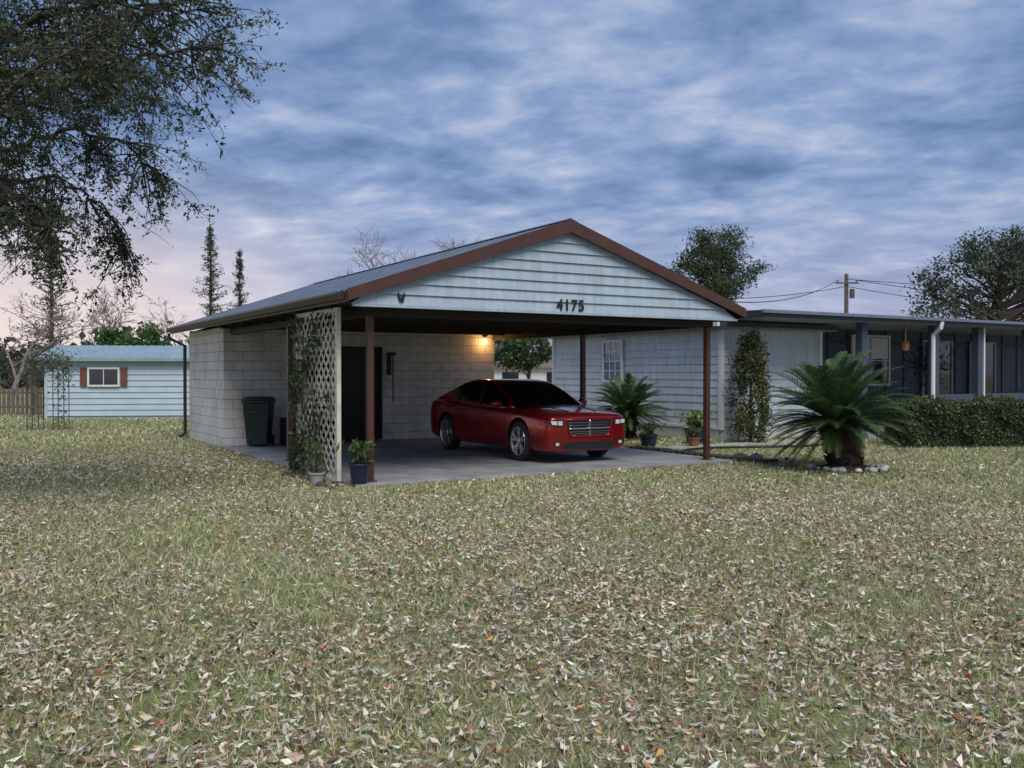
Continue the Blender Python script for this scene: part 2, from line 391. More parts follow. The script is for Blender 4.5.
b_.box(SL+0.12,SR-0.12,tg-0.035,tg+0.05,2.44,2.473)
while z<3.80:
    z1=min(z+ex,3.81)
    h0=min(halfw(z),SM-SL-0.08); h1=max(min(halfw(z1),SM-SL-0.08),0.02)
    b_.quad((SM-h0,tg-0.028,z),(SM+h0,tg-0.028,z),(SM+h1,tg,z1),(SM-h1,tg,z1)); b_.quad((SM-h0,tg+0.002,z),(SM+h0,tg+0.002,z),(SM+h0,tg-0.028,z),(SM-h0,tg-0.028,z))
    z+=ex
b_.obj('gable_siding',M_siding,CP)
def text(body,size,loc,parent,material,name):
    cu=bpy.data.curves.new(name,'FONT'); cu.body=body; cu.size=size; cu.extrude=0.006; cu.offset=0.003; cu.align_x='CENTER'; cu.space_character=1.1
    o=bpy.data.objects.new(name,cu); col.objects.link(o); dg=bpy.context.evaluated_depsgraph_get(); dg.update()
    me=bpy.data.meshes.new_from_object(o.evaluated_get(dg)); bpy.data.objects.remove(o)
    me.materials.clear(); me.materials.append(material)
    q=bpy.data.objects.new(name,me); col.objects.link(q); q.parent=parent; q.location=loc; q.rotation_euler=(R(90),0,0); return q
text('4175',0.24,(3.10,tg-0.042,2.50),CP,M_black,'house_number')
b_=B(); bx=0.30
for sg in (-1,1):
    b_.prism([(bx,tg-0.045,2.55),(bx+sg*0.045,tg-0.045,2.66),(bx+sg*0.055,tg-0.045,2.59),(bx+sg*0.03,tg-0.045,2.555),(bx+sg*0.035,tg-0.045,2.51)],(0,0.015,0))
b_.tube([(bx,tg-0.045,2.50),(bx,tg-0.045,2.6)],0.007,6)
b_.obj('butterfly_ornament',M_black,CP)
b_=B()
dz=2.12
b_.box(-0.2,2.32,7.4,7.6,0,2.503); b_.box(3.30,6.24,7.4,7.6,0,2.503); b_.box(2.321,3.299,7.4,7.6,dz,2.503)
b_.box(-0.2,0.0,7.601,10.7,0,2.503); b_.box(6.04,6.24,7.601,10.7,0,2.503); b_.box(0.001,6.039,10.5,10.7,0,2.503)
b_.obj('block_walls',M_block,CP)
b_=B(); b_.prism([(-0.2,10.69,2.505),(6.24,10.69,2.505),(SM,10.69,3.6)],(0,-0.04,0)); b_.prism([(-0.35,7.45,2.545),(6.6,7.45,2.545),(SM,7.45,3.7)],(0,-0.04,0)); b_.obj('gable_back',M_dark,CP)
b_=B()
b_.box(2.34,3.28,7.48,7.52,0.06,2.10)
for (a,c,d,e2) in ((2.42,2.78,0.25,0.95),(2.86,3.2,0.25,0.95),(2.42,2.78,1.1,1.95),(2.86,3.2,1.1,1.95)): b_.box(a,c,7.465,7.479,d,e2)
b_.box(2.30,2.345,7.375,7.47,0.06,2.14); b_.box(3.275,3.32,7.375,7.47,0.06,2.14); b_.box(2.35,3.27,7.375,7.47,2.09,2.14)
b_.tube([(3.2,7.46,1.0),(3.2,7.42,1.0)],0.03,10)
b_.obj('door',mat('door_dark',(0.02,0.017,0.016),0.5),CP,bevel=0.004)
b_=B()
b_.box(3.42,3.50,7.3,7.38,1.5,2.0); b_.box(3.42,3.62,7.32,7.39,1.95,2.02); b_.tube([(3.56,7.34,2.0),(3.56,7.34,0.9)],0.015,6); b_.box(1.55,2.05,7.34,7.39,1.35,2.0); b_.tube([(1.2,7.34,0.1),(1.2,7.34,1.7)],0.016,6); b_.tube([(1.35,7.3,0.1),(1.32,7.36,1.6)],0.014,6)
b_.box(1.95,2.2,6.95,7.3,SLZ,0.5); b_.box(1.3,1.8,6.9,7.3,SLZ,0.85); b_.box(0.95,1.25,7.0,7.3,SLZ,0.6)
b_.obj('wall_tools_and_boxes',M_black,CP,bevel=0.006)
lp=empty('porch_light',(0,0,0)); lp.parent=CP; lp.location=(5.93,7.3,2.33)
b_=B(); b_.lathe([(0.0,0.13),(0.06,0.13),(0.07,0.10),(0.03,0.09),(0.03,0.05)],16); b_.tube([(0,0.09,0.1),(0,0.0,0.1)],0.015,8); b_.obj('fixture',M_black,lp)
b_=B(); b_.lathe([(0.0,-0.06),(0.03,-0.05),(0.045,-0.01),(0.035,0.03),(0.02,0.05),(0,0.055)],16); b_.obj('bulb',mat('bulb_glow',(0.9,0.6,0.3),0.4,emit=(1.0,0.50,0.16),es=18),lp,smooth=True)
ld=bpy.data.lights.new('lamp_light','POINT'); ld.energy=5; ld.color=(1.0,0.45,0.14); ld.shadow_soft_size=0.05
lo=bpy.data.objects.new('lamp_light',ld); col.objects.link(lo); lo.parent=lp; lo.location=(0,-0.10,-0.05)
def lattice(b_,a0,a1,z0,z1,fx,step=0.15,wd=0.035,th=0.008):
    for sg,dep in ((1,0),(-1,th+0.001)):
        c0=(a0-z1 if sg==1 else a0+z0); c1=(a1-z0 if sg==1 else a1+z1)
        c=c0
        while c<c1:
            pts=[]
            for k in (0,1):
                cc=c+k*wd*1.414
                za=max(z0,min(z1,(a0-cc)*sg)); zb=max(z0,min(z1,(a1-cc)*sg))
                pts.append((min(za,zb),max(za,zb),cc))
            (l0,h0,ca),(l1,h1,cb_)=pts
            if h0-l0>0.02 and h1-l1>0.02:
                q=[(ca+sg*l0,l0),(cb_+sg*l1,l1),(cb_+sg*h1,h1),(ca+sg*h0,h0)]
                q=[(min(max(a,a0),a1),z) for a,z in q]
                P=[Vector(fx(a,z,dep)) for a,z in q]; D=Vector(fx(q[0][0],q[0][1],dep+th))-P[0]
                b_.prism(P,D)
            c+=step
b_=B(); lattice(b_,0.28,1.9,0.08,2.40,lambda a,z,d:(-0.36-d,a,z),0.20,0.038,0.006)
b_.box(-0.40,-0.34,0.21,0.28,0.0,2.46); b_.box(-0.39,-0.35,0.281,1.95,2.40,2.46); b_.box(-0.39,-0.35,0.281,1.95,0.03,0.08); b_.box(-0.40,-0.34,1.951,2.02,0.0,2.46)
b_.obj('lattice_panel',M_lattice,CP)
n=2400; t=1.95-1.65*rng.random(n)**1.6; z=0.05+2.35*rng.random(n); keep=rng.random(n)<np.clip(0.25+0.5*np.sin(z*5+t*4)+0.5*(t-1.0),0.02,1); t=t[keep];z=z[keep];n=len(t)
P=np.stack([-0.42-0.13*rng.random(n)**1.5,t,z],1); V,F,C=leaf_arrays(P,0.07,0.6,0,palette(n,[(0.035,0.06,0.025),(0.06,0.09,0.035),(0.09,0.12,0.045)],None,0.25)); VO=np_mesh('climbing_vine',V,F,C,M_leaf,CP)
b_=B()
for k in range(9):
    t0=0.7+1.25*random.random(); q=[(-0.41,t0,0.0)]
    for j in range(9): q.append((-0.41-random.random()*0.03,min(1.95,max(0.35,q[-1][1]+random.gauss(0,.09))),0.26*(j+1)))
    b_.tube(q,[0.008]*5+[0.005]*5,4)
b_.obj('vine_stems',M_bark,VO)

TBn=empty('trash_bin',W(0.40,6.95,SLZ),TH+R(-28)); TBn.scale=(0.88,0.88,0.97)
b_=B()
def frust(b_,w0,d0,w1,d1,z0,z1,m=0):
    A=[(-w0,-d0,z0),(w0,-d0,z0),(w0,d0,z0),(-w0,d0,z0)]; C=[(-w1,-d1,z1),(w1,-d1,z1),(w1,d1,z1),(-w1,d1,z1)]
    i=len(b_.v); b_.v+=A+C
    for q in ((0,3,2,1),(4,5,6,7),(0,1,5,4),(1,2,6,5),(2,3,7,6),(3,0,4,7)): b_.f.append(tuple(i+k for k in q)); b_.m.append(m)
frust(b_,0.23,0.25,0.30,0.33,0.05,0.92); frust(b_,0.325,0.355,0.325,0.355,0.921,0.97); frust(b_,0.33,0.36,0.27,0.30,0.975,1.05); b_.box(-0.2,0.2,-0.345,-0.29,0.70,0.74)
b_.obj('body',M_green,TBn,bevel=0.02)
b_=B()
b_.lathe([(0.0,0),(0.12,0),(0.12,0.05),(0.0,0.05)],20,axis='y'); b_.lathe([(0.0,0),(0.12,0),(0.12,0.05),(0.0,0.05)],20,axis='y',c=(0,0.52,0))
o=b_.obj('wheels',M_black,TBn); o.rotation_euler=(0,0,R(90)); o.location=(0.28,0.25,0.12)
b_=B(); b_.tube([(-0.25,0.38,0.97),(-0.25,0.44,0.98),(0.25,0.44,0.98),(0.25,0.38,0.97)],0.018,8); b_.obj('handle',M_green,TBn)

# ------------------------------------------------------------ plants helper
def pot(name,loc,r,h,material,plant=None,ph=0.4,nl=120,ls=0.1,asp=0.3,pal=None):
    e=empty(name,loc)
    b_=B(); b_.lathe([(0.0,0.0),(r*0.7,0.0),(r*0.95,h*0.85),(r*1.06,h*0.86),(r*1.06,h),(r*0.92,h),(r*0.9,h*0.85),(0,h*0.84)],24); b_.obj('pot',material,e,smooth=False,bevel=0.004)
    if plant:
        pal=pal or [(0.05,0.09,0.03),(0.09,0.14,0.05)]
        n=nl; a=rng.uniform(0,6.28,n); rr=np.abs(rng.normal(size=n))*r*0.8; z=h+ph*rng.random(n)
        P=np.stack([np.cos(a)*rr*(0.3+z-h),np.sin(a)*rr*(0.3+z-h),z],1); P[:,:2]*=2.2
        V,F,C=leaf_arrays(P,ls,asp,0,palette(n,pal,None,0.25)); np_mesh('leaves',V,F,C,M_leaf,e)
        b_=B()
        for k in range(7):
            an=k*0.9; b_.tube([(0,0,h*0.8),(math.cos(an)*r*0.3,math.sin(an)*r*0.3,h+ph*0.5),(math.cos(an)*r*0.8,math.sin(an)*r*0.8,h+ph*0.9)],[0.008,0.006,0.003],5)
        b_.obj('stems',M_bark,e)
    return e
pot('flower_pot',W(-0.22,-0.16,SLZ),0.15,0.28,M_pot,True,0.30,130,0.12,0.3)
pot('flower_pot',W(-0.66,0.3,0.0),0.11,0.18,mat('grey_pot',(0.3,0.31,0.3),0.8),True,0.42,90,0.10,0.2)
pot('flower_pot',W(8.9,3.2,0.0),0.26,0.34,M_pot,True,0.38,300,0.12,0.35,[(0.10,0.17,0.05),(0.2,0.26,0.08)])
pot('flower_pot',W(8.3,2.6,0.0),0.13,0.2,M_terra,True,0.2,120,0.08,0.35)
pot('flower_pot',W(7.5,3.1,0.0),0.2,0.26,M_pot,True,0.25,160,0.1,0.3)
def sago(name,loc,R0,trunk_h,nfr=70,seed=1,trunk_r=0.17):
    rr=random.Random(seed); e=empty(name,loc); b_=B()
    b_.tube([(0,0,-0.05),(0.02,0,trunk_h*0.5),(0,0,trunk_h)],[trunk_r*1.15,trunk_r,trunk_r*0.8],14)
    for k in range(260):
        a=rr.uniform(0,6.28); z=rr.uniform(0.02,trunk_h); p=Vector((math.cos(a)*trunk_r*0.9,math.sin(a)*trunk_r*0.9,z)); q=p+Vector((math.cos(a)*0.08,math.sin(a)*0.08,0.07))
        b_.tube([p,q],[0.032,0.012],4)
    b_.obj('trunk',mat('sago_trunk',(0.035,0.025,0.018),0.9,var=0.4,scale=14),e)
    Vv=[];Ff=[];Cc=[]
    for k in range(nfr):
        a=k*2.39996+rr.uniform(-0.25,0.25); q_=(k+0.5)/nfr
        el=math.radians(84-108*q_**0.9+rr.uniform(-7,7)); Ln=R0*rr.uniform(0.88,1.12)*(1-0.12*q_)
        p=Vector((math.cos(a)*0.07,math.sin(a)*0.07,trunk_h)); hd=Vector((math.cos(a),math.sin(a),0)); side=Vector((-math.sin(a),math.cos(a),0))
        seg=30; pts=[p.copy()]; droop=rr.uniform(0.6,1.1)
        for i in range(seg):
            ang=el-droop*(i/seg)**1.6*(1.0 if el>0.2 else 0.5)
            p=p+(hd*math.cos(ang)+Vector((0,0,1))*math.sin(ang))*(Ln/seg); p.z=max(p.z,0.05-min(0,0.0)+max(0,-p.x*0.15)); pts.append(p.copy())
        base=rr.choice([(0.045,0.085,0.032),(0.065,0.12,0.045),(0.10,0.16,0.06)])
        if q_>0.88: base=rr.choice([(0.05,0.07,0.03),(0.12,0.10,0.05)])
        for i in range(3,seg):
            d=(pts[i+1]-pts[i])
            if d.length<1e-6: continue
            d.normalize(); upv=side.cross(d)
            ll=0.150*R0*math.sin(math.pi*min(1,(i+2)/(seg+1.5)))**0.5+0.02
            for h_ in (0,0.5):
                pp=pts[i].lerp(pts[i+1],h_)
                for sg in (-1,1):
                    dr=(side*sg*0.8+d*0.55+upv*(0.30 if upv.z>0 else -0.30)+Vector((rr.uniform(-.07,.07),rr.uniform(-.07,.07),rr.uniform(-.07,.07)))).normalized()
                    wv=d*0.0095; o=len(Vv)
                    Vv+=[pp-wv,pp+wv,pp+dr*ll*0.6+wv*0.8,pp+dr*ll-Vector((0,0,0.01))]; Ff+=[(o,o+1,o+2),(o,o+2,o+3)]
                    sh=rr.uniform(0.65,1.45); Cc+=[[c*sh for c in base]]*4
        for i in range(0,seg):
            o=len(Vv); wv=side*0.007
            Vv+=[pts[i]-wv,pts[i]+wv,pts[i+1]+wv,pts[i+1]-wv]; Ff+=[(o,o+1,o+2),(o,o+2,o+3)]; Cc+=[[0.10,0.13,0.05]]*4
    np_mesh('fronds',np.array([tuple(v) for v in Vv]),np.array(Ff),np.array(Cc),M_leaf,e)
    return e
SG=Vector((5.36,14.75,0))
sp_=sago('sago_palm',SG,1.24,0.78,125,3,0.25); sp_.rotation_euler=(0,-0.16,0)
sago('sago_palm',W(8.6,5.2,0),1.0,0.60,85,5,0.15)
b_=B()
def rock(b_,c,r,m=0):
    o=len(b_.v); n1,n2_=5,8
    for i in range(n1+1):
        ph=math.pi*i/n1
        for j in range(n2_):
            a=2*math.pi*j/n2_; k=r*random.uniform(0.8,1.15)
            b_.v.append((c[0]+k*math.sin(ph)*math.cos(a),c[1]+k*math.sin(ph)*math.sin(a),c[2]+0.65*k*math.cos(ph)))
    for i in range(n1):
        for j in range(n2_):
            b_.f.append((o+i*n2_+j,o+(i+1)*n2_+j,o+(i+1)*n2_+(j+1)%n2_,o+i*n2_+(j+1)%n2_)); b_.m.append(m)
for k in range(26):
    a=6.283*k/26+random.uniform(-.12,.12); rr=0.52+random.uniform(-.08,.08)
    rock(b_,(SG.x+rr*math.cos(a),SG.y+rr*math.sin(a),0.04),random.uniform(0.035,0.09))
b_.obj('stone_ring',M_rock,smooth=True)
b_=B(); b_.lathe([(0.0,0.10),(0.25,0.085),(0.40,0.05),(0.52,0.004)],28,c=tuple(SG)); b_.obj('planting_mound',mat('soil',(0.06,0.045,0.03),0.95,var=0.5,scale=15,bump=0.8,bscale=25),smooth=True)
b_=B()
t=2.6
while t>-0.9:
    ss=6.78+0.12*max(0,0.6-t)
    p=W(ss,t); an=TH+random.uniform(-.1,.1)
    x0=Vector((math.cos(an),math.sin(an),0))*0.14; y0=Vector((-math.sin(an),math.cos(an),0))*0.05
    pts=[p-x0-y0,p+x0-y0,p+x0+y0,p-x0+y0]
    b_.prism([(q.x,q.y,-0.01) for q in pts],(0,0,0.09+random.uniform(-.01,.012))); t-=0.17
b_.obj('brick_edging',M_brickd,bevel=0.004)
b_=B()
for k in range(22):
    p=W(random.uniform(6.95,7.7),random.uniform(-0.6,0.6),0.03); rock(b_,p,random.uniform(0.04,0.11))
for k in range(12):
    p=W(random.uniform(-0.75,-0.42),random.uniform(-0.4,1.9),0.02); rock(b_,p,random.uniform(0.04,0.08))
b_.obj('rocks',M_brickd,smooth=True)
b_=B()
hp=[W(6.75+0.35*k,1.3+0.55*math.sin(k*0.45)*math.exp(-k*0.08),0.06) for k in range(13)]
b_.tube(hp,0.028,6); b_.obj('garden_hose',M_black,smooth=True)
b_=B()
for i in range(6):
    b_.box(7.4+i*0.95,7.4+i*0.95+0.935,2.25,2.85,-0.02,0.02)
b_.obj('path',M_conc2,bevel=0.006,loc=ORG,rot=(0,0,TH))

# ------------------------------------------------------------ house
H=empty('house',ORG,TH)
def siding_rows(b_,p0,p1,z0,z1,outn,ex=0.16,dep=0.02):
    p0=Vector(p0);p1=Vector(p1);n=Vector(outn); z=z0
    while z<z1-0.01:
        zt=min(z+ex,z1)
        a=p0+n*dep;b2=p1+n*dep
        b_.quad((a.x,a.y,z),(b2.x,b2.y,z),(p1.x,p1.y,zt),(p0.x,p0.y,zt)); b_.quad((p0.x,p0.y,z),(p1.x,p1.y,z),(b2.x,b2.y,z),(a.x,a.y,z)); z+=ex
b_=B()
siding_rows(b_,(10.04,10.5,0),(10.04,3.6,0),0.32,2.56,(-1,0,0),0.18); siding_rows(b_,(10.04,3.6,0),(13.3,3.6,0),0.32,2.74,(0,-1,0),0.18,0.03)
b_.box(10.05,13.29,3.61,10.5,0.0,2.56)
b_.obj('siding',M_siding2,H)
b_=B(); b_.box(9.99,10.09,3.55,3.65,0.25,2.55); b_.box(13.25,13.36,3.55,3.65,0.25,2.72); b_.box(10.0,10.08,10.45,10.55,0.25,2.55)
b_.box(9.99,10.045,3.66,10.44,0.26,0.32)
b_.obj('corner_trim',M_white,H)
b_=B(); lattice(b_,3.66,10.4,0.0,0.26,lambda a,z,d:(10.03-d,a,z),0.09,0.03,0.006); lattice(b_,10.1,13.2,0.0,0.3,lambda a,z,d:(a,3.6-d,z),0.09,0.03,0.006); b_.obj('skirting_lattice',M_white,H)
def window(b_,axis,pos,a0,a1,z0,z1,nx,nz_,out,gl,fr):
    def bx(a,b2,c,d,o0,o1,m):
        if axis=='x': b_.box(min(pos+out*o0,pos+out*o1),max(pos+out*o0,pos+out*o1),a,b2,c,d,m)
        else: b_.box(a,b2,min(pos+out*o0,pos+out*o1),max(pos+out*o0,pos+out*o1),c,d,m)
    f=0.06
    bx(a0,a1,z0,z1,0.0,0.03,gl)
    bx(a0-f,a0,z0-f,z1+f,0,0.06,fr); bx(a1,a1+f,z0-f,z1+f,0,0.06,fr); bx(a0,a1,z1,z1+f,0,0.058,fr); bx(a0,a1,z0-f,z0,0,0.07,fr)
    for i in range(1,nx): a=a0+(a1-a0)*i/nx; bx(a-0.012,a+0.012,z0,z1,0.031,0.045,fr)
    for i in range(1,nz_): z=z0+(z1-z0)*i/nz_; bx(a0,a1,z-0.012,z+0.012,0.031,0.048 if i!=nz_//2 else 0.055,fr)
b_=B(); window(b_,'x',10.0,7.22,7.96,1.36,2.36,3,4,-1,0,1); b_.obj('window',[mat('curtain_glass',(0.10,0.15,0.22),0.1,spec=1,var=0.3,scale=5),M_white],H)
b_=B(); b_.box(9.75,13.6,3.3,10.9,2.565,2.60,1); b_.box(9.70,13.6,3.25,10.95,2.602,2.70,0); b_.box(9.62,9.70,3.3,10.9,2.60,2.69,2)
b_.prism([(9.7,4.2,2.702),(13.6,4.2,2.702),(13.6,7,2.82),(9.7,7,2.82)],(0,3.9,-0.1),0)
b_.obj('wing_roof',[M_fasc,M_soff,M_white],H)
M_lroof=mat('low_roof',(0.16,0.12,0.11),0.8)
b_=B()
b_.box(9.9,27,2.2,5.05,2.745,2.76,1); b_.box(9.86,27,2.16,11.5,2.762,2.90,0); b_.box(9.80,27,2.08,2.16,2.84,2.91,2); b_.prism([(9.85,2.2,2.902),(27,2.2,2.902),(27,6.5,3.12),(9.85,6.5,3.02)],(0,4,-0.02),3)
b_.obj('main_roof',[M_fasc,M_soff,mat('gutter_grey',(0.13,0.17,0.23),0.4),M_lroof],H)
b_=B(); b_.box(13.3,27,5.0,5.2,0,2.74,0)
s=13.6
while s<26.8:
    b_.box(s,s+0.04,4.975,4.999,0.3,2.74,1); s+=0.81
b_.box(13.37,27,4.955,4.998,2.36,2.44,1); b_.box(13.37,27,4.955,4.998,0.9,0.96,1)
b_.obj('porch_wall',[M_slate,M_slate2],H)
b_=B()
window(b_,'y',4.95,16.2,17.7,1.25,2.55,2,2,-1,0,1); window(b_,'y',4.95,19.3,20.6,0.9,2.45,2,1,-1,0,2); window(b_,'y',4.95,21.6,22.8,0.9,2.45,2,1,-1,0,2)
b_.obj('porch_windows',[M_glass,M_white,mat('frame_grey',(0.3,0.34,0.4),0.5)],H)
b_=B(); b_.quad((16.22,4.918,1.95),(16.9,4.918,1.95),(16.9,4.918,2.53),(16.22,4.918,2.53)); b_.quad((16.98,4.918,1.95),(17.68,4.918,1.95),(17.68,4.918,2.53),(16.98,4.918,2.53)); b_.obj('pane_reflections',M_white,H)  # white sheets over the upper panes, a bright glass reflection painted in
b_=B()
for s_ in (13.5,16.25,18.1,20.4,23): b_.box(s_-0.1,s_+0.1,2.42,2.62,0.1,2.743,0)
b_.box(16.36,18.0,2.5,2.54,0.14,1.0,0); b_.box(18.2,20.3,2.5,2.54,0.14,1.0,0); b_.box(20.5,22.9,2.5,2.54,0.14,1.0,0)
b_.obj('porch_posts',M_slate,H,bevel=0.01)
b_=B(); b_.box(13.4,27,2.25,4.95,0,0.14); b_.obj('porch_floor',M_conc,H)
b_=B()
b_.tube([(16.0,2.12,2.82),(15.98,2.14,2.66),(16.0,2.36,2.5),(16.0,2.36,0.1)],0.055,8)
b_.box(18.22,18.27,2.40,2.44,0.15,2.74); b_.box(20.5,20.55,2.4,2.44,0.15,2.74)
b_.obj('downspouts',M_white,H)
b_=B(); b_.box(14.9,14.93,2.35,2.38,2.3,2.74); b_.lathe([(0,0.02),(0.12,0.0),(0.10,-0.04),(0.09,-0.2),(0.0,-0.22)],8,c=(14.91,2.37,2.3)); b_.obj('porch_lantern',mat('copper',(0.25,0.11,0.05),0.35,metal=0.5),H)
pt=pot('potted_tree',W(17.3,3.4,0.14),0.22,0.4,M_pot)
b_=B(); b_.tube([(0,0,0.35),(0.02,0,0.9),(0,0.02,1.3)],[0.025,0.02,0.015],6); b_.obj('trunk',M_bark,pt)
n=900; P=rng.normal(size=(n,3))*np.array([0.26,0.26,0.32])+np.array([0,0,1.6]); V,F,C=leaf_arrays(P,0.09,0.4,0,palette(n,[(0.02,0.035,0.02),(0.04,0.06,0.03)],None,0.2)); np_mesh('crown',V,F,C,M_leaf,pt)
def hedge(name,p0,p1,wd,ht,n,ls=0.055):
    p0=Vector(p0);p1=Vector(p1); d=(p1-p0); Ln=d.length; d.normalize(); nrm=Vector((-d.y,d.x,0)); e=empty(name,p0)
    u=rng.random(n)*Ln; a=rng.choice(3,n,p=[0.45,0.35,0.2])
    v=np.where(a==0,-wd/2,np.where(a==1,rng.uniform(-wd/2,wd/2,n),wd/2)); z=np.where(a==1,ht,rng.uniform(0.02,ht,n))
    bump=0.05*np.sin(u*4+z*6)+0.04*np.sin(u*9+1); v=v+np.sign(v)*bump+rng.normal(size=n)*0.04; z=z+np.where(a==1,bump,0)+rng.normal(size=n)*0.03
    P=np.stack([d.x*u+nrm.x*v,d.y*u+nrm.y*v,np.maximum(z,0.02)],1)
    m_=n//10; P2=np.stack([rng.normal(size=m_)*0.03,rng.uniform(-wd/2,wd/2,m_),rng.uniform(0,ht,m_)],1); P2=np.stack([d.x*P2[:,0]+nrm.x*P2[:,1],d.y*P2[:,0]+nrm.y*P2[:,1],P2[:,2]],1)
    P=np.concatenate([P,P2]); C=palette(len(P),[(0.05,0.08,0.035),(0.085,0.125,0.05),(0.15,0.19,0.085)],[3,4,2],0.3)
    V,F,C=leaf_arrays(P,ls,0.6,0,C); np_mesh('leaves',V,F,C,M_leaf,e)
    b_=B(); q=[nrm*(-wd/2+0.06)+d*0.05,nrm*(wd/2-0.06)+d*0.05,nrm*(wd/2-0.06)+d*(Ln-0.05),nrm*(-wd/2+0.06)+d*(Ln-0.05)]
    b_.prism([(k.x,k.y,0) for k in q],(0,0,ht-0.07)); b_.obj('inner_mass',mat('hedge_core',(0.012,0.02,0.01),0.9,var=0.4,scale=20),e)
hedge('hedge',(8.1,19.4,0),(14.5,19.9,0),0.9,0.93,28000)
sb=empty('cypress_shrub',W(10.2,2.85,0)); Ps=[];Cs_=[]
for k in range(125):
    z=random.uniform(0.1,2.3); a=random.uniform(0,6.28); pr=0.46*math.sin(min(1,(z+0.35)/2.9)*math.pi)**0.6*(1-0.35*z/2.4)*random.uniform(0.4,1.2)
    n=50; q=rng.normal(size=(n,3))*np.array([0.065,0.065,0.11])+np.array([math.cos(a)*pr,math.sin(a)*pr,z]); Ps.append(q); Cs_.append(palette(n,[(0.06,0.085,0.03),(0.11,0.14,0.045),(0.20,0.18,0.07)],[3,4,2],0.2)*random.uniform(.55,1.35))
P=np.concatenate(Ps);C=np.concatenate(Cs_); P[:,2]=np.abs(P[:,2])+0.02
V,F,C=leaf_arrays(P,0.085,0.35,0,C); np_mesh('leaves',V,F,C,M_leaf,sb)
b_=B(); b_.tube([(0,0,0),(0,0,1),(0.02,0,2.2)],[0.05,0.035,0.01],6); b_.obj('trunk',M_bark,sb)

# ------------------------------------------------------------ trees
def crown_tree(name,base,top_trunk,ells,ncl,clr,nleaf,ls,pal,tr=0.15,asp=0.5,flat=0.0,seed=1,shell=0.45,zs=0.7,wob=0.3):
    rr=random.Random(seed); e=empty(name,base); b_=B(); tt=Vector(top_trunk)
    tp=[Vector((0,0,0)),tt*0.35+Vector((rr.uniform(-wob,wob)*.5,rr.uniform(-wob,wob)*.5,0)),tt*0.7+Vector((rr.uniform(-wob,wob),rr.uniform(-wob,wob),0)),tt]
    b_.tube(tp,[tr*1.25,tr,tr*0.75,tr*0.35],8)
    vol=[c[3]*c[4]*c[5] for c in ells]; P=[];C=[]
    for k in range(ncl):
        c=rr.choices(ells,vol)[0]
        d=Vector((rr.gauss(0,1),rr.gauss(0,1),rr.gauss(0,1))).normalized()*(rr.uniform(shell,1.0))
        p=Vector((c[0]+d.x*c[3],c[1]+d.y*c[4],c[2]+d.z*c[5]))
        f=max(0.35,min(0.98,(p.z-0.2*abs(p.x)-0.2*abs(p.y))/max(tt.z,0.1)*rr.uniform(0.7,0.95)))
        st=tp[0].lerp(tt,f)
        mid=st.lerp(p,0.5)+Vector((rr.uniform(-.15,.15),rr.uniform(-.15,.15),rr.uniform(-.1,.25)))*clr
        b_.tube([st,mid,p],[tr*0.28,tr*0.16,tr*0.05],5,cap=False)
        cr=clr*rr.uniform(0.5,1.3); n=int(nleaf*(cr/clr)**2)
        q=rng.normal(size=(n,3)); q*=0.5*cr; q[:,2]*=zs
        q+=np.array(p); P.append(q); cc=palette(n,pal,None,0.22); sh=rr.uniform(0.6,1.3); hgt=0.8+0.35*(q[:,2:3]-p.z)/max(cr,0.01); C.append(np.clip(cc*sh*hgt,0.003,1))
    P=np.concatenate(P);C=np.concatenate(C); V,F,C=leaf_arrays(P,ls,asp,flat,C)
    np_mesh('foliage',V,F,C,M_leaf,e); b_.obj('trunk_and_limbs',M_bark,e,smooth=True); return e
def bare_tree(name,base,h,spread,r0,seed,levels=5,lean=(0,0,0),mt=None,trunk=0.36):
    rr=random.Random(seed); b_=B()
    def br(p,d,ln,r,lv):
        pts=[p]; q=p.copy(); dd=d.copy()
        for i in range(4):
            dd=(dd+Vector((rr.gauss(0,.12),rr.gauss(0,.12),rr.gauss(0.02,.08)))).normalized(); q=q+dd*ln/4; pts.append(q.copy())
        r=max(r,0.010)
        b_.tube(pts,[r,r*.88,r*.76,r*.64,r*.5],4 if lv<levels-1 else 6,cap=False)
        if lv<=0: return
        for k in range(rr.choice([3,4]) ):
            i=rr.choice([2,3,4,4]); a=(dd+Vector((rr.gauss(0,spread),rr.gauss(0,spread),rr.gauss(0.1,spread*.6)))).normalized()
            br(pts[i],a,ln*rr.uniform(.55,.8),r*.5,lv-1)
    br(Vector((0,0,0)),(Vector((0,0,1))+Vector(lean)).normalized(),h*trunk,r0,levels)
    return b_.obj(name,mt or M_bark,loc=base)
def fc(px_,py_,Y): return Vector(((px_-512)/920*Y,Y,1.55-(py_-373)/920*Y))
dg=[(0.08,0.125,0.05),(0.12,0.17,0.07),(0.05,0.08,0.035)]
Yp=45; bx_=fc(717,0,Yp).x
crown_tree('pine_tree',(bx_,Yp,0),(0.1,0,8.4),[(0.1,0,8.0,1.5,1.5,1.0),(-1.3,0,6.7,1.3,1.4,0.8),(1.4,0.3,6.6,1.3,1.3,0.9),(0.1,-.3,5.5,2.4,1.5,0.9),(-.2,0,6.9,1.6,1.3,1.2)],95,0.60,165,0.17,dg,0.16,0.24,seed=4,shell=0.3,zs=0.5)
Yp=40; bx_=fc(1000,0,Yp).x
crown_tree('oak_tree',(bx_,Yp,0),(0,0,5.8),[(0,0,6.4,2.0,2.0,1.7),(-2.5,0,5.5,1.6,1.6,1.0),(2.6,0,5.8,2.4,2,1.7),(-1.7,0,4.4,2.4,1.6,0.9),(3.5,0,4.4,2.5,1.8,1)],130,0.6,185,0.14,[(0.12,0.16,0.11),(0.18,0.215,0.15),(0.08,0.11,0.075)],0.22,0.5,seed=9,shell=0.3)
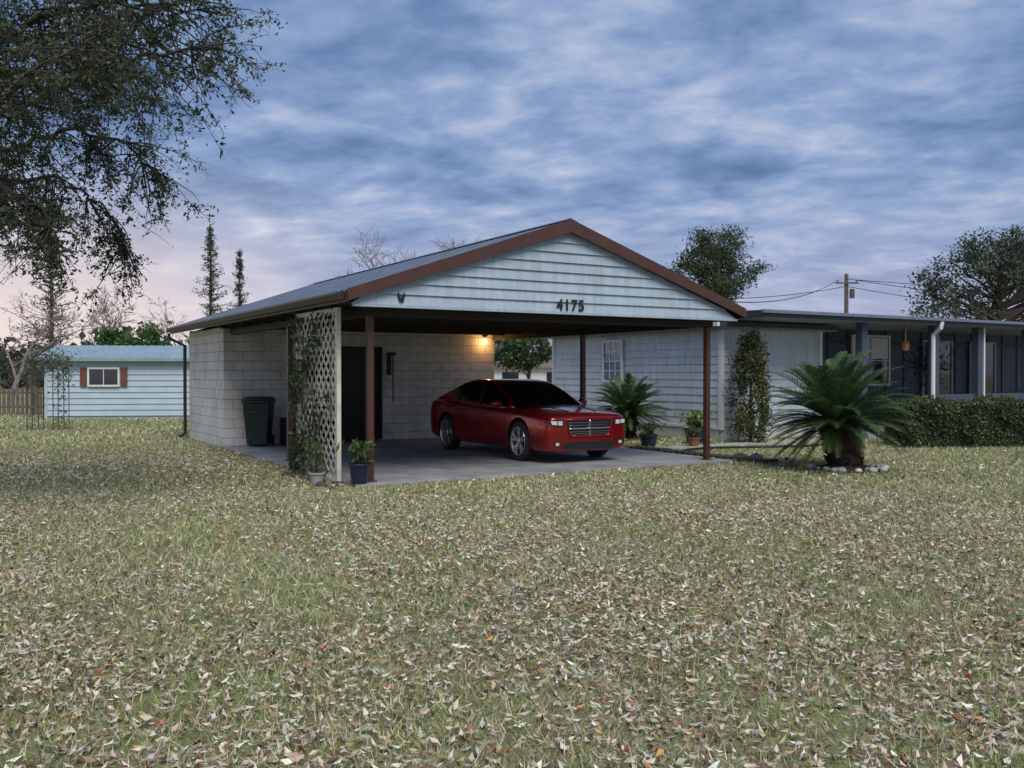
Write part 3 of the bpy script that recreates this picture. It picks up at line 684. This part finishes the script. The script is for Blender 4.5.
def norfolk(name,base,h,w0,seed):
    rr=random.Random(seed); e=empty(name,base); b_=B(); b_.tube([(0,0,0),(0,0,h*.6),(0,0,h)],[0.14,0.09,0.02],6)
    P=[];z=h*0.25
    while z<h-0.1:
        rad=w0*(1-(z/h))**0.85+0.07
        for k in range(7):
            a=rr.uniform(0,6.28); rl=rad*rr.uniform(.45,1.25); t=rng.random((15,1)); up=rr.uniform(0.1,0.5)
            q=np.array([[math.cos(a)*rl,math.sin(a)*rl,up*rl]])*t+rng.normal(size=(15,3))*0.08+np.array([[0,0,z+rr.uniform(-.15,.15)]]); P.append(q)
            b_.tube([(0,0,z),(math.cos(a)*rl*.6,math.sin(a)*rl*.6,z+up*rl*.5),(math.cos(a)*rl,math.sin(a)*rl,z+up*rl)],[0.02,0.014,0.006],4,cap=False)
        z+=0.34*rr.uniform(.7,1.3)
    P=np.concatenate(P); V,F,C=leaf_arrays(P,0.20,0.25,0,palette(len(P),[(0.06,0.09,0.06),(0.10,0.135,0.085)],None,0.25)); np_mesh('foliage',V,F,C,M_leaf,e); b_.obj('trunk',M_bark,e)
norfolk('norfolk_pine',(fc(211,0,60).x,60,0),11.1,2.1,1)
norfolk('norfolk_pine',(fc(240,0,62).x,62,0),9.8,1.5,2)
norfolk('norfolk_pine',(fc(52,0,50).x,50,0),8.9,2.6,3)
M_twig=mat('grey_twig',(0.19,0.15,0.15),0.9)
for i,(xx,hh,sd_) in enumerate(((398,8.2,5),(425,9.3,15),(450,9.8,25),(474,9.4,35))):
    bare_tree('bare_tree',(fc(xx,0,50).x,50,0),hh,0.7,0.13,sd_,5,mt=M_twig,trunk=0.40)
bare_tree('bare_tree',(fc(10,0,42).x,42,0),7.0,0.7,0.14,8,5,mt=M_twig)
bare_tree('bare_tree',(fc(100,0,46).x,46,0),6.0,0.7,0.12,21,5,mt=M_twig)
bare_tree('bare_tree',(fc(168,0,48).x,48,0),5.2,0.7,0.12,22,5,mt=M_twig)
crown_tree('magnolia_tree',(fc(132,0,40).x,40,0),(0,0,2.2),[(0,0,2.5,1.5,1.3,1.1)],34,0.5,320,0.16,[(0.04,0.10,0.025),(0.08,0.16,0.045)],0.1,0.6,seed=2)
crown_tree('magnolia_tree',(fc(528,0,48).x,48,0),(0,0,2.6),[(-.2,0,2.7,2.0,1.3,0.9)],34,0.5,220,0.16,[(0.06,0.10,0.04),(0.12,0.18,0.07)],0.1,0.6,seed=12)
P=[];C=[]
for k in range(260):
    X=random.uniform(-75,75); Y=random.uniform(85,115); hh=random.uniform(2.0,5.0); r_=random.uniform(1.5,3.2); n=130
    q=rng.normal(size=(n,3))*np.array([r_,r_*0.6,hh*0.3])+np.array([X,Y,hh*0.55]); q[:,2]=np.abs(q[:,2]); P.append(q); C.append(palette(n,[(0.06,0.075,0.05),(0.09,0.10,0.07),(0.12,0.10,0.08)],None,0.2)*random.uniform(.7,1.3))
P=np.concatenate(P);C=np.concatenate(C);V,F,C=leaf_arrays(P,0.75,0.7,0,C); np_mesh('distant_trees',V,F,C,M_leaf)

# overhanging oak at left
OB=Vector((-7.9,10.5,0))
OK=empty('oak_tree',OB); b_=B(); rr=random.Random(33); LP=[]; LC=[]
def L_(p): return Vector(p)-OB
b_.tube([(0,0,0),(0.05,0,1.2),(0.2,-0.1,2.6),(0.5,-0.1,3.7)],[0.36,0.28,0.25,0.2],12)
def limb(pts,r0,r1,nsub,leaf=1.0,sl=(0.45,1.05),droop=0.35):
    pts=[Vector(p) for p in pts]
    q=[]
    for i in range(len(pts)-1):
        for k in range(5):
            q.append(pts[i].lerp(pts[i+1],k/5)+Vector((rr.gauss(0,.035),rr.gauss(0,.035),rr.gauss(0,.035))))
    q.append(pts[-1]); n=len(q); b_.tube(q,[r1+(r0-r1)*(1-i/(n-1))**1.3 for i in range(n)],7,cap=False)
    for k in range(nsub):
        f=rr.uniform(0.12,1.0); i=min(n-2,int(f*(n-1))); p=q[i]; d=(q[i+1]-q[i]).normalized()
        dd=(d*0.5+Vector((rr.gauss(0,.7),rr.gauss(0,.7),rr.gauss(-droop*0.5,.6)))).normalized(); ln=rr.uniform(*sl)
        sub=[p.copy()]; c=p.copy()
        for s_ in range(6):
            dd=(dd+Vector((rr.gauss(0,.16),rr.gauss(0,.16),rr.gauss(-droop*0.28,.12)))).normalized(); c=c+dd*ln/6; sub.append(c.copy())
        b_.tube(sub,[0.010,0.009,0.008,0.006,0.005,0.004,0.003],4,cap=False)
        dens=rr.choice([0.15,0.5,0.9,1.5])*leaf
        for tw in range(6):
            s0=sub[rr.randint(1,6)]; td=(dd+Vector((rr.gauss(0,.8),rr.gauss(0,.8),rr.gauss(-.15,.6)))).normalized(); tl=rr.uniform(.12,.34); te=s0+td*tl
            b_.tube([s0,s0.lerp(te,.5)+Vector((0,0,.01)),te],[0.004,0.003,0.002],3,cap=False)
            m_=int(13*dens)
            if m_>0:
                tt=rng.random((m_,1)); base=np.array(s0)+(np.array(te)-np.array(s0))*tt*1.1+rng.normal(size=(m_,3))*0.03; LP.append(base); LC.append(palette(m_,[(0.06,0.085,0.04),(0.10,0.13,0.06),(0.035,0.05,0.025),(0.17,0.17,0.10)],[4,4,3,1.5],.22))
def F_(px_,py_,Y): return L_(fc(px_,py_,Y))
T0=Vector((0.5,-0.1,3.7))
limb([T0,F_(-60,80,10),F_(40,20,10),F_(130,5,10.2),F_(220,15,10.4)],0.06,0.01,100)
limb([T0,F_(-80,150,9.5),F_(20,110,9.5),F_(100,70,9.7),F_(165,55,9.9),F_(218,50,10)],0.055,0.009,100)
limb([T0,F_(-80,190,10),F_(10,150,10.2),F_(75,130,10.4),F_(125,145,10.6),F_(158,172,10.8)],0.055,0.009,90,1.0,(0.35,.9),0.5)
limb([T0,F_(-100,210,11),F_(0,180,11),F_(60,180,11.2),F_(105,205,11.3),F_(125,250,11.4)],0.05,0.008,85,1.0,(0.35,0.8),0.8)
limb([T0,F_(-80,-20,9.5),F_(0,-60,9.3),F_(100,-50,9.3),F_(180,-35,9.5)],0.07,0.01,85)
limb([F_(-60,150,9.5),F_(0,185,9.2),F_(40,205,9.2),F_(52,235,9.3)],0.04,0.007,50,0.9,(0.3,0.7),0.7)
limb([F_(-60,60,11.5),F_(50,80,12),F_(115,60,12.3),F_(170,100,12.5)],0.05,0.008,70)
limb([F_(-60,20,11.5),F_(20,40,11.7),F_(90,30,12),F_(140,20,12.2)],0.05,0.008,60)
limb([F_(-60,110,8.8),F_(0,95,8.8),F_(60,60,8.9),F_(110,30,9)],0.04,0.008,50)
limb([T0,L_((-8.6,12,6)),L_((-9.5,13.5,7.5))],0.13,0.03,50); limb([T0,L_((-8.5,8,6)),L_((-9,6,7))],0.13,0.03,50); limb([T0,L_((-7.5,10,6)),L_((-6.8,9.5,8))],0.15,0.03,60)
P=np.concatenate(LP);C=np.concatenate(LC);V,F,C=leaf_arrays(P,0.055,0.40,0,C); np_mesh('foliage',V,F,C,M_leaf,OK); b_.obj('trunk_and_branches',mat('oak_bark',(0.045,0.04,0.035),0.9,var=0.4,scale=12),OK,smooth=True)

# ------------------------------------------------------------ shed, fence, arch, pole
SH=empty('garden_shed',fc(46,373,31.0)*1.0,R(6)); SH.location.z=0
Wd=4.75
b_=B(); siding_rows(b_,(0,0,0),(Wd,0,0),0.1,2.05,(0,-1,0),0.2,0.03); siding_rows(b_,(0,3,0),(0,0,0),0.1,2.05,(-1,0,0),0.2,0.03); b_.box(0.02,Wd-0.02,0.02,3,0,2.05); b_.box(-0.04,0.05,-0.04,0.05,0,2.05); b_.box(Wd-0.05,Wd+0.04,-0.04,0.05,0,2.05)
b_.obj('walls',M_shed,SH)
b_=B(); n_=40
for i in range(n_):
    x0=-0.25+(Wd+0.5)*i/n_; x1=-0.25+(Wd+0.5)*(i+1)/n_; h0=0.02*(i%2);h1=0.02*((i+1)%2)
    b_.quad((x0,-0.25,2.05+h0),(x1,-0.25,2.05+h1),(x1,1.6,2.52+h1),(x0,1.6,2.52+h0)); b_.quad((x0,1.6,2.52+h0),(x1,1.6,2.52+h1),(x1,3.3,2.05+h1),(x0,3.3,2.05+h0))
b_.box(-0.25,Wd+0.25,-0.27,-0.25,1.95,2.06)
b_.prism([(0,0,2.04),(0,3,2.04),(0,1.6,2.48)],(0.03,0,0))
b_.obj('roof',M_shroof,SH)
b_=B(); window(b_,'y',-0.03,1.42,2.35,1.15,1.68,2,1,-1,0,1); b_.box(1.12,1.33,-0.08,-0.03,1.10,1.74,2); b_.box(2.44,2.65,-0.08,-0.03,1.10,1.74,2)
b_.obj('window_and_shutters',[M_glass,M_white,mat('shutter_brown',(0.14,0.05,0.03),0.6)],SH)
FN=B()
X=-27.0
while X<-15.2:
    h=1.0+random.uniform(-.04,.04); FN.prism([(X,34,0),(X+0.11,34,0),(X+0.11,34,h-0.04),(X+0.055,34,h),(X,34,h-0.04)],(0,0.02,0)); X+=0.17
FN.box(-27,-15.3,34.021,34.06,0.25,0.33); FN.box(-27,-15.3,34.021,34.06,0.78,0.86)
for k in range(6): FN.box(-27+k*2.3,-26.9+k*2.3,34.061,34.15,0,1.1)
FN.obj('wooden_fence',M_wood)
AR=empty('garden_arch',(fc(48,0,25).x,25,0)); b_=B()
for yy in (-0.3,0.3):
    for sg in (-0.42,-0.28,0.28,0.42):
        b_.tube([(sg,yy,0),(sg,yy,1.6)]+[(sg*math.cos(a),yy,1.6+abs(sg)*1.1*math.sin(a)) for a in (0.5,1.0,1.57)],0.012,5)
for z in np.arange(0.2,1.7,0.4):
    for sg in (-1,1): b_.box(min(sg*.28,sg*.42),max(sg*.28,sg*.42),-0.31,-0.29,z,z+0.015)
b_.obj('frame',M_brickd,AR)
n=1500; a=rng.uniform(0,np.pi,n); P=np.stack([0.5*np.cos(a)+rng.normal(size=n)*.16,rng.normal(size=n)*.25,1.4+0.55*np.sin(a)+rng.normal(size=n)*.2],1)
P2=np.stack([rng.choice([-.36,.36],300)+rng.normal(size=300)*.05,rng.normal(size=300)*.2,rng.uniform(0.1,1.5,300)],1); P=np.concatenate([P,P2])
V,F,C=leaf_arrays(P,0.075,0.45,0,palette(len(P),[(0.07,0.09,0.06),(0.14,0.16,0.11),(0.22,0.22,0.18)],None,.2)); np_mesh('vines',V,F,C,M_leaf,AR)
UP=empty('utility_pole',(fc(846,0,60).x,60,0)); b_=B(); b_.tube([(0,0,0),(0,0,8.0)],[0.17,0.12],10); b_.box(-0.75,0.75,-0.2,-0.1,7.35,7.45); b_.tube([(-0.6,-0.15,7.42),(-0.6,-0.15,7.6)],0.04,8); b_.tube([(0.6,-0.15,7.42),(0.6,-0.15,7.6)],0.04,8); b_.tube([(0.3,-0.2,6.4),(0.3,-0.2,7.0)],0.16,10)
b_.obj('pole',M_wood,UP); b_=B()
def wire(a,c,sag):
    a=Vector(a);c=Vector(c); b_.tube([a.lerp(c,k/12)+Vector((0,0,-sag*4*(k/12)*(1-k/12))) for k in range(13)],0.02,4,cap=False)
wire((-0.6,-0.15,7.6),(-14,-26,4.2),0.5); wire((0.6,-0.15,7.6),(30,2,7.8),0.6); wire((0,0,7.2),(-13,-10,5.6),0.3); wire((0,0,7.2),(9,-15,4.2),0.3); wire((0,0,7.7),(10,-20,4.0),0.3)
b_.obj('wires',M_black,UP)
NB=empty('neighbour_house',(fc(480,0,62).x,62,0)); b_=B(); b_.box(0,9,0,6,0,1.9); b_.obj('walls',M_white,NB); b_=B(); b_.prism([(-0.4,-0.4,1.902),(-0.4,6.4,1.902),(-0.4,3,2.5)],(9.8,0,0)); b_.obj('roof',M_lroof,NB); b_=B(); b_.box(1.5,2.6,-0.05,-0.005,0.8,1.6); b_.box(4.5,5.6,-0.05,-0.005,0.8,1.6); b_.obj('windows',M_glass,NB)

# ------------------------------------------------------------ car
CAR=empty('parked_car',W(4.20,2.86,SLZ),TH-R(90)); CAR.scale=(0.89,0.93,0.965)
m,nt,bb=new_mat('red_paint'); bb.inputs['Roughness'].default_value=0.25; bb.inputs['Metallic'].default_value=0.5; bb.inputs['Coat Weight'].default_value=0.7; bb.inputs['Coat Roughness'].default_value=0.03
nn_=nt.nodes.new('ShaderNodeTexNoise'); nn_.inputs['Scale'].default_value=900; rpn=nt.nodes.new('ShaderNodeValToRGB'); rpn.color_ramp.elements[0].color=(0.17,0.004,0.005,1); rpn.color_ramp.elements[1].color=(0.34,0.010,0.010,1); nt.links.new(nn_.outputs['Fac'],rpn.inputs[0]); nt.links.new(rpn.outputs[0],bb.inputs['Base Color'])
M_red=m
M_chrome=mat('chrome',(0.65,0.66,0.68),0.15,metal=1.0,var=0.03)
M_cglass=mat('car_glass',(0.006,0.007,0.008),0.03,spec=0.6,var=0.02)
M_tire=mat('tire',(0.015,0.015,0.016),0.8); M_rim=mat('rim',(0.6,0.61,0.63),0.25,metal=0.8,var=0.05)
M_lens=mat('lamp_lens',(0.6,0.62,0.65),0.08,spec=1.0,var=0.1); M_gap=mat('shut_gap',(0.006,0.004,0.004),0.6)
ST=[(2.50,.76,.25,.75,.79),(2.48,.83,.215,.79,.825),(2.42,.88,.19,.815,.86),(2.25,.92,.175,.835,.89),(1.95,.942,.17,.86,.93),(1.5,.95,.17,.895,.965),(1.0,.95,.17,.915,.995),(0.4,.945,.17,.925,.99),(-0.4,.945,.17,.945,.995),(-1.0,.95,.17,.965,1.02),(-1.55,.955,.17,.995,1.06),(-2.1,.94,.18,1.0,1.10),(-2.42,.90,.22,.985,1.10),(-2.54,.85,.27,.955,1.07),(-2.57,.78,.33,.90,1.0)]
SEC=[(0,0),(.72,0),(.94,.035),(.985,.2),(1.0,.5),(.99,.78),(.965,.93),(.92,1.0)]
def ring(w_,zb,zs,zt):
    return [(w_*a,zb+(zs-zb)*c) for a,c in SEC]+[(w_*.82,zs+(zt-zs)*.42),(w_*.45,zs+(zt-zs)*.85),(0,zt)]
bm=bmesh.new(); rings=[]
for (x,w_,zb,zs,zt) in ST:
    h=ring(w_,zb,zs,zt); full=h+[(-y,z) for y,z in h[-2:0:-1]]
    rings.append([bm.verts.new((x,y,z)) for y,z in full])
for a,c in zip(rings,rings[1:]):
    n=len(a)
    for j in range(n): bm.faces.new((a[j],a[(j+1)%n],c[(j+1)%n],c[j]))
def cap(rg):
    n=len(rg); k=n//2
    for j in range(k):
        u=[]
        for v in (rg[j],rg[j+1],rg[(n-j-1)%n],rg[(n-j)%n]):
            if v not in u: u.append(v)
        if len(u)>=3:
            try: bm.faces.new(u)
            except: pass
cap(rings[0]); cap(rings[-1])
bmesh.ops.recalc_face_normals(bm,faces=bm.faces)
me=bpy.data.meshes.new('body'); bm.to_mesh(me); bm.free(); me.materials.append(M_red); me.materials.append(M_black)
bo=bpy.data.objects.new('body',me); col.objects.link(bo)
md=bo.modifiers.new('s','SUBSURF'); md.levels=3; md.render_levels=3
cut=[]
AX=(1.52,-1.53); RW=0.355
for ax in AX:
    for sg in (-1,1):
        cb2=B(); cb2.lathe([(0.0001,-0.2),(0.40,-0.2),(0.40,0.2),(0.0001,0.2)],48,axis='y',c=(ax,sg*0.86,RW+0.015)); q=cb2.obj('cut',M_black)
        bm=bmesh.new(); bm.from_mesh(q.data); bmesh.ops.remove_doubles(bm,verts=bm.verts,dist=0.001); bmesh.ops.recalc_face_normals(bm,faces=bm.faces); bm.to_mesh(q.data); bm.free()
        cut.append(q); mb=bo.modifiers.new('b','BOOLEAN'); mb.object=q; mb.operation='DIFFERENCE'; mb.solver='EXACT'
dgp=bpy.context.evaluated_depsgraph_get(); dgp.update()
nm=bpy.data.meshes.new_from_object(bo.evaluated_get(dgp)); bo.modifiers.clear(); bo.data=nm
for q in cut: bpy.data.objects.remove(q)
nm.materials.clear(); nm.materials.append(M_red); nm.materials.append(M_black)
for p in nm.polygons:
    c=p.center; p.use_smooth=True; p.material_index=0
    for ax in AX:
        dd=math.hypot(c.x-ax,c.z-RW-0.015)
        if dd<0.403 and abs(c.y)<0.96 and abs(c.y)>0.5 and (abs(p.normal.y)<0.3 and dd>0.38 or abs(c.y)<0.67): p.material_index=1; p.use_smooth=False
    if c.z<0.2: p.material_index=1
bo.parent=CAR
bmx=bmesh.new(); bmx.from_mesh(nm); bvh=BVHTree.FromBMesh(bmx)
def hit(o,d):
    r=bvh.ray_cast(Vector(o),Vector(d)); return r[0],r[1]
def pf(y,z,off):
    h,n=hit((4,y,z),(-1,0,0)); return (h+n*off) if h else Vector((2.4,y,z))
def pb(y,z,off):
    h,n=hit((-4,y,z),(1,0,0)); return (h+n*off) if h else Vector((-2.5,y,z))
def ps(sg):
    def f(x,z,off):
        h,n=hit((x,3*sg,z),(0,-sg,0)); return (h+n*off) if h else Vector((x,0.9*sg,z))
    return f
def pt_(x,y,off):
    h,n=hit((x,y,3),(0,0,-1)); return (h+n*off) if h else Vector((x,y,1))
def qpatch(b_,f,c,nx,ny,off,m=0):
    c=[Vector(k) for k in c]; g=[]
    for j in range(ny+1):
        row=[]
        for i in range(nx+1):
            u=i/nx;v=j/ny; p=c[0].lerp(c[1],u).lerp(c[3].lerp(c[2],u),v); row.append(f(p.x,p.y,off))
        g.append(row)
    for j in range(ny):
        for i in range(nx): b_.quad(g[j][i],g[j][i+1],g[j+1][i+1],g[j+1][i],m)
def line(b_,f,pts,r,off=0.0,m=0,closed=False,sub=6):
    P=[]; pts=[Vector(p) for p in pts]
    if closed: pts.append(pts[0])
    for a,c in zip(pts,pts[1:]):
        for k in range(sub): q=a.lerp(c,k/sub); P.append(f(q.x,q.y,off))
    P.append(f(pts[-1].x,pts[-1].y,off)); b_.tube(P,r,6,m)
fb=B()
G=[(-.42,.47),(.42,.47),(.50,.755),(-.50,.755)]
qpatch(fb,pf,G,20,8,0.004,0)
line(fb,pf,G,0.018,0.008,4,True)
line(fb,pf,[(-.455,.60),(.455,.60)],0.015,0.014,1,sub=20); line(fb,pf,[(0,.47),(0,.755)],0.015,0.014,1)
for zz_ in (.51,.545,.655,.70): line(fb,pf,[(-.44,zz_),(.44,zz_)],0.003,0.008,1,sub=20)
for sg in (-1,1):
    Hc=[(sg*.56,.635),(sg*.82,.655),(sg*.85,.755),(sg*.57,.75)]
    qpatch(fb,pf,Hc,12,5,0.004,0)
    qpatch(fb,pf,[(sg*.585,.66),(sg*.68,.665),(sg*.685,.735),(sg*.59,.735)],6,4,0.009,2)
    qpatch(fb,pf,[(sg*.70,.67),(sg*.80,.675),(sg*.815,.74),(sg*.705,.738)],6,4,0.009,2)
    line(fb,pf,Hc,0.006,0.004,3,True)
    qpatch(fb,pf,[(sg*.60,.29),(sg*.78,.31),(sg*.78,.38),(sg*.62,.38)],6,4,0.004,0); qpatch(fb,pf,[(sg*.66,.315),(sg*.73,.32),(sg*.73,.365),(sg*.66,.365)],4,3,0.009,2)
qpatch(fb,pf,[(-.54,.245),(.54,.245),(.57,.36),(-.57,.36)],18,5,0.004,0)
line(fb,pf,[(-.54,.245),(.54,.245),(.57,.36),(-.57,.36)],0.007,0.003,3,True)
line(fb,pf,[(-.80,.425),(.80,.425)],0.005,0.0,3,sub=18)
line(fb,pt_,[(2.44,-.78),(2.455,-.4),(2.46,0),(2.455,.4),(2.44,.78)],0.004,0.0,3)
for sg in (-1,1):
    line(fb,pt_,[(2.44,sg*.78),(2.1,sg*.80),(1.5,sg*.82),(1.05,sg*.82)],0.004,0.0,3)
    line(fb,pt_,[(2.3,sg*.28),(1.6,sg*.36),(1.1,sg*.44)],0.014,-0.004,4)
for sg in (-1,1):
    f=ps(sg)
    line(fb,f,[(1.02,.30),(1.02,.60),(0.98,.88)],0.0035,0,3); line(fb,f,[(-.12,.30),(-.12,.90)],0.0035,0,3); line(fb,f,[(-1.12,.60),(-1.0,.40),(-.95,.30)],0.0035,0,3); line(fb,f,[(-1.12,.60),(-1.18,.93)],0.0035,0,3); line(fb,f,[(1.02,.29),(-.95,.29)],0.0035,0,3,sub=20)
    line(fb,f,[(0.25,.80),(0.05,.80)],0.011,0.018,4); line(fb,f,[(-.78,.83),(-.98,.83)],0.011,0.018,4)
    line(fb,f,[(0.95,.60),(-.1,.66),(-.9,.72)],0.010,-0.002,4,sub=10)
    line(fb,f,[(2.28,.62),(2.10,.64)],0.014,0.0,5)
qpatch(fb,pb,[(-.80,.80),(.80,.80),(.80,.93),(-.80,.93)],20,4,0.004,6)
fb.obj('trim_and_lights',[M_black,M_chrome,M_lens,M_gap,M_red,mat('amber',(0.5,0.15,0.02),0.2),mat('tail_lamp',(0.25,0.005,0.005),0.15)],CAR,smooth=True)
bmx.free()
GH=[(1.16,.80,.80,.98,.965),(0.98,.845,.79,1.05,1.035),(0.62,.865,.735,1.22,1.205),(0.22,.872,.685,1.375,1.36),(-0.05,.875,.655,1.43,1.425),(-0.55,.878,.645,1.455,1.45),(-1.0,.875,.65,1.425,1.42),(-1.35,.87,.68,1.345,1.33),(-1.75,.855,.725,1.225,1.21),(-2.1,.83,.77,1.115,1.105),(-2.2,.82,.77,1.08,1.075)]
bm=bmesh.new(); rg=[]
for (x,yb,yt,zc,ze) in GH:
    zb=.90 if x>-1 else .93
    zbelt=min(0.95+0.05*max(0,-x)/2,ze-0.02)
    h=[(yb,zb),(yb-.004,zbelt),(yb+(yt-yb)*.55,zbelt+(ze-zbelt)*.55),(yt+.02,ze-.03),(yt-.02,ze),(yt*.55,zc-.004),(0,zc)]
    full=h+[(-y,z) for y,z in h[-2::-1]]
    rg.append([bm.verts.new((x,y,z)) for y,z in full])
for i,(a,c) in enumerate(zip(rg,rg[1:])):
    n=len(a); xm=(GH[i][0]+GH[i+1][0])/2
    for j in range(n-1):
        fce=bm.faces.new((a[j],c[j],c[j+1],a[j+1])); jj=j if j<n//2 else n-2-j
        mi=0
        if jj in (1,2) and -1.5<xm<1.0: mi=1
        if jj in (4,5) and (xm>0.1 or xm<-1.1): mi=1
        fce.material_index=mi; fce.smooth=True
bmesh.ops.recalc_face_normals(bm,faces=bm.faces)
me=bpy.data.meshes.new('cabin'); bm.to_mesh(me); bm.free(); me.materials.append(M_red); me.materials.append(M_cglass)
go=bpy.data.objects.new('cabin',me); col.objects.link(go); go.parent=CAR; md=go.modifiers.new('s','SUBSURF'); md.levels=2; md.render_levels=2
b_=B()
for sg in (-1,1):
    b_.prism([(-.10,sg*.875,.95),(-.18,sg*.875,.95),(-.20,sg*.685,1.405),(-.14,sg*.685,1.405)],(0,sg*.006,0)); b_.prism([(-1.10,sg*.875,.97),(-1.16,sg*.875,.97),(-1.17,sg*.695,1.36),(-1.12,sg*.695,1.36)],(0,sg*.006,0))
b_.obj('pillars',M_black,CAR)
b_=B()
for sg in (-1,1):
    o=len(b_.v)
    for i in range(7):
        ph=math.pi*i/6
        for j in range(12):
            a=2*math.pi*j/12; b_.v.append((0.80-0.07*math.cos(ph)*1.0,sg*1.0+0.115*math.sin(ph)*math.cos(a),1.0+0.07*math.sin(ph)*math.sin(a)))
    for i in range(6):
        for j in range(12): b_.f.append((o+i*12+j,o+i*12+(j+1)%12,o+(i+1)*12+(j+1)%12,o+(i+1)*12+j)); b_.m.append(0)
    b_.tube([(0.80,sg*.84,.95),(0.80,sg*.93,.97)],0.022,8)
b_.obj('mirrors',M_red,CAR,smooth=True)
for ax in AX:
    for sg in (-1,1):
        we=empty('wheel',(ax,sg*0.835,RW-0.003)); we.parent=CAR; we.rotation_euler=(0,0,0 if sg>0 else math.pi)
        b_=B(); b_.lathe([(0.245,-.11),(0.31,-.118),(0.345,-.10),(0.355,-.06),(0.356,0),(0.355,.06),(0.345,.10),(0.31,.118),(0.255,.112),(0.245,.10),(.242,0),(0.245,-.11)],48,axis='y'); b_.obj('tire',M_tire,we,smooth=True)
        b_=B(); b_.lathe([(0.26,.108),(0.256,.118),(0.243,.110),(0.232,.06),(0.225,.0),(0.245,-.10)],48,axis='y',m=0); b_.lathe([(0.0,0.0),(0.232,0.0)],32,axis='y',m=1); b_.lathe([(0.0,.100),(0.03,.100),(0.06,.09),(0.065,.02)],20,axis='y',m=0)
        for k in range(5):
            for da in (-.13,.13):
                a=2*math.pi*k/5+math.pi/2; d0=Vector((math.cos(a+da*.6),0,math.sin(a+da*.6))); d1=Vector((math.cos(a+da*1.5),0,math.sin(a+da*1.5))); tn=Vector((-math.sin(a),0,math.cos(a)))
                p=[d0*.045-tn*.018,d0*.045+tn*.018,d1*.246+tn*.019,d1*.246-tn*.019]
                b_.prism([(q.x,.068+(0.028 if i<2 else 0.036),q.z) for i,q in enumerate(p)],(0,-.035,0))
        b_.obj('rim',[M_rim,M_black],we)
print('DONE')
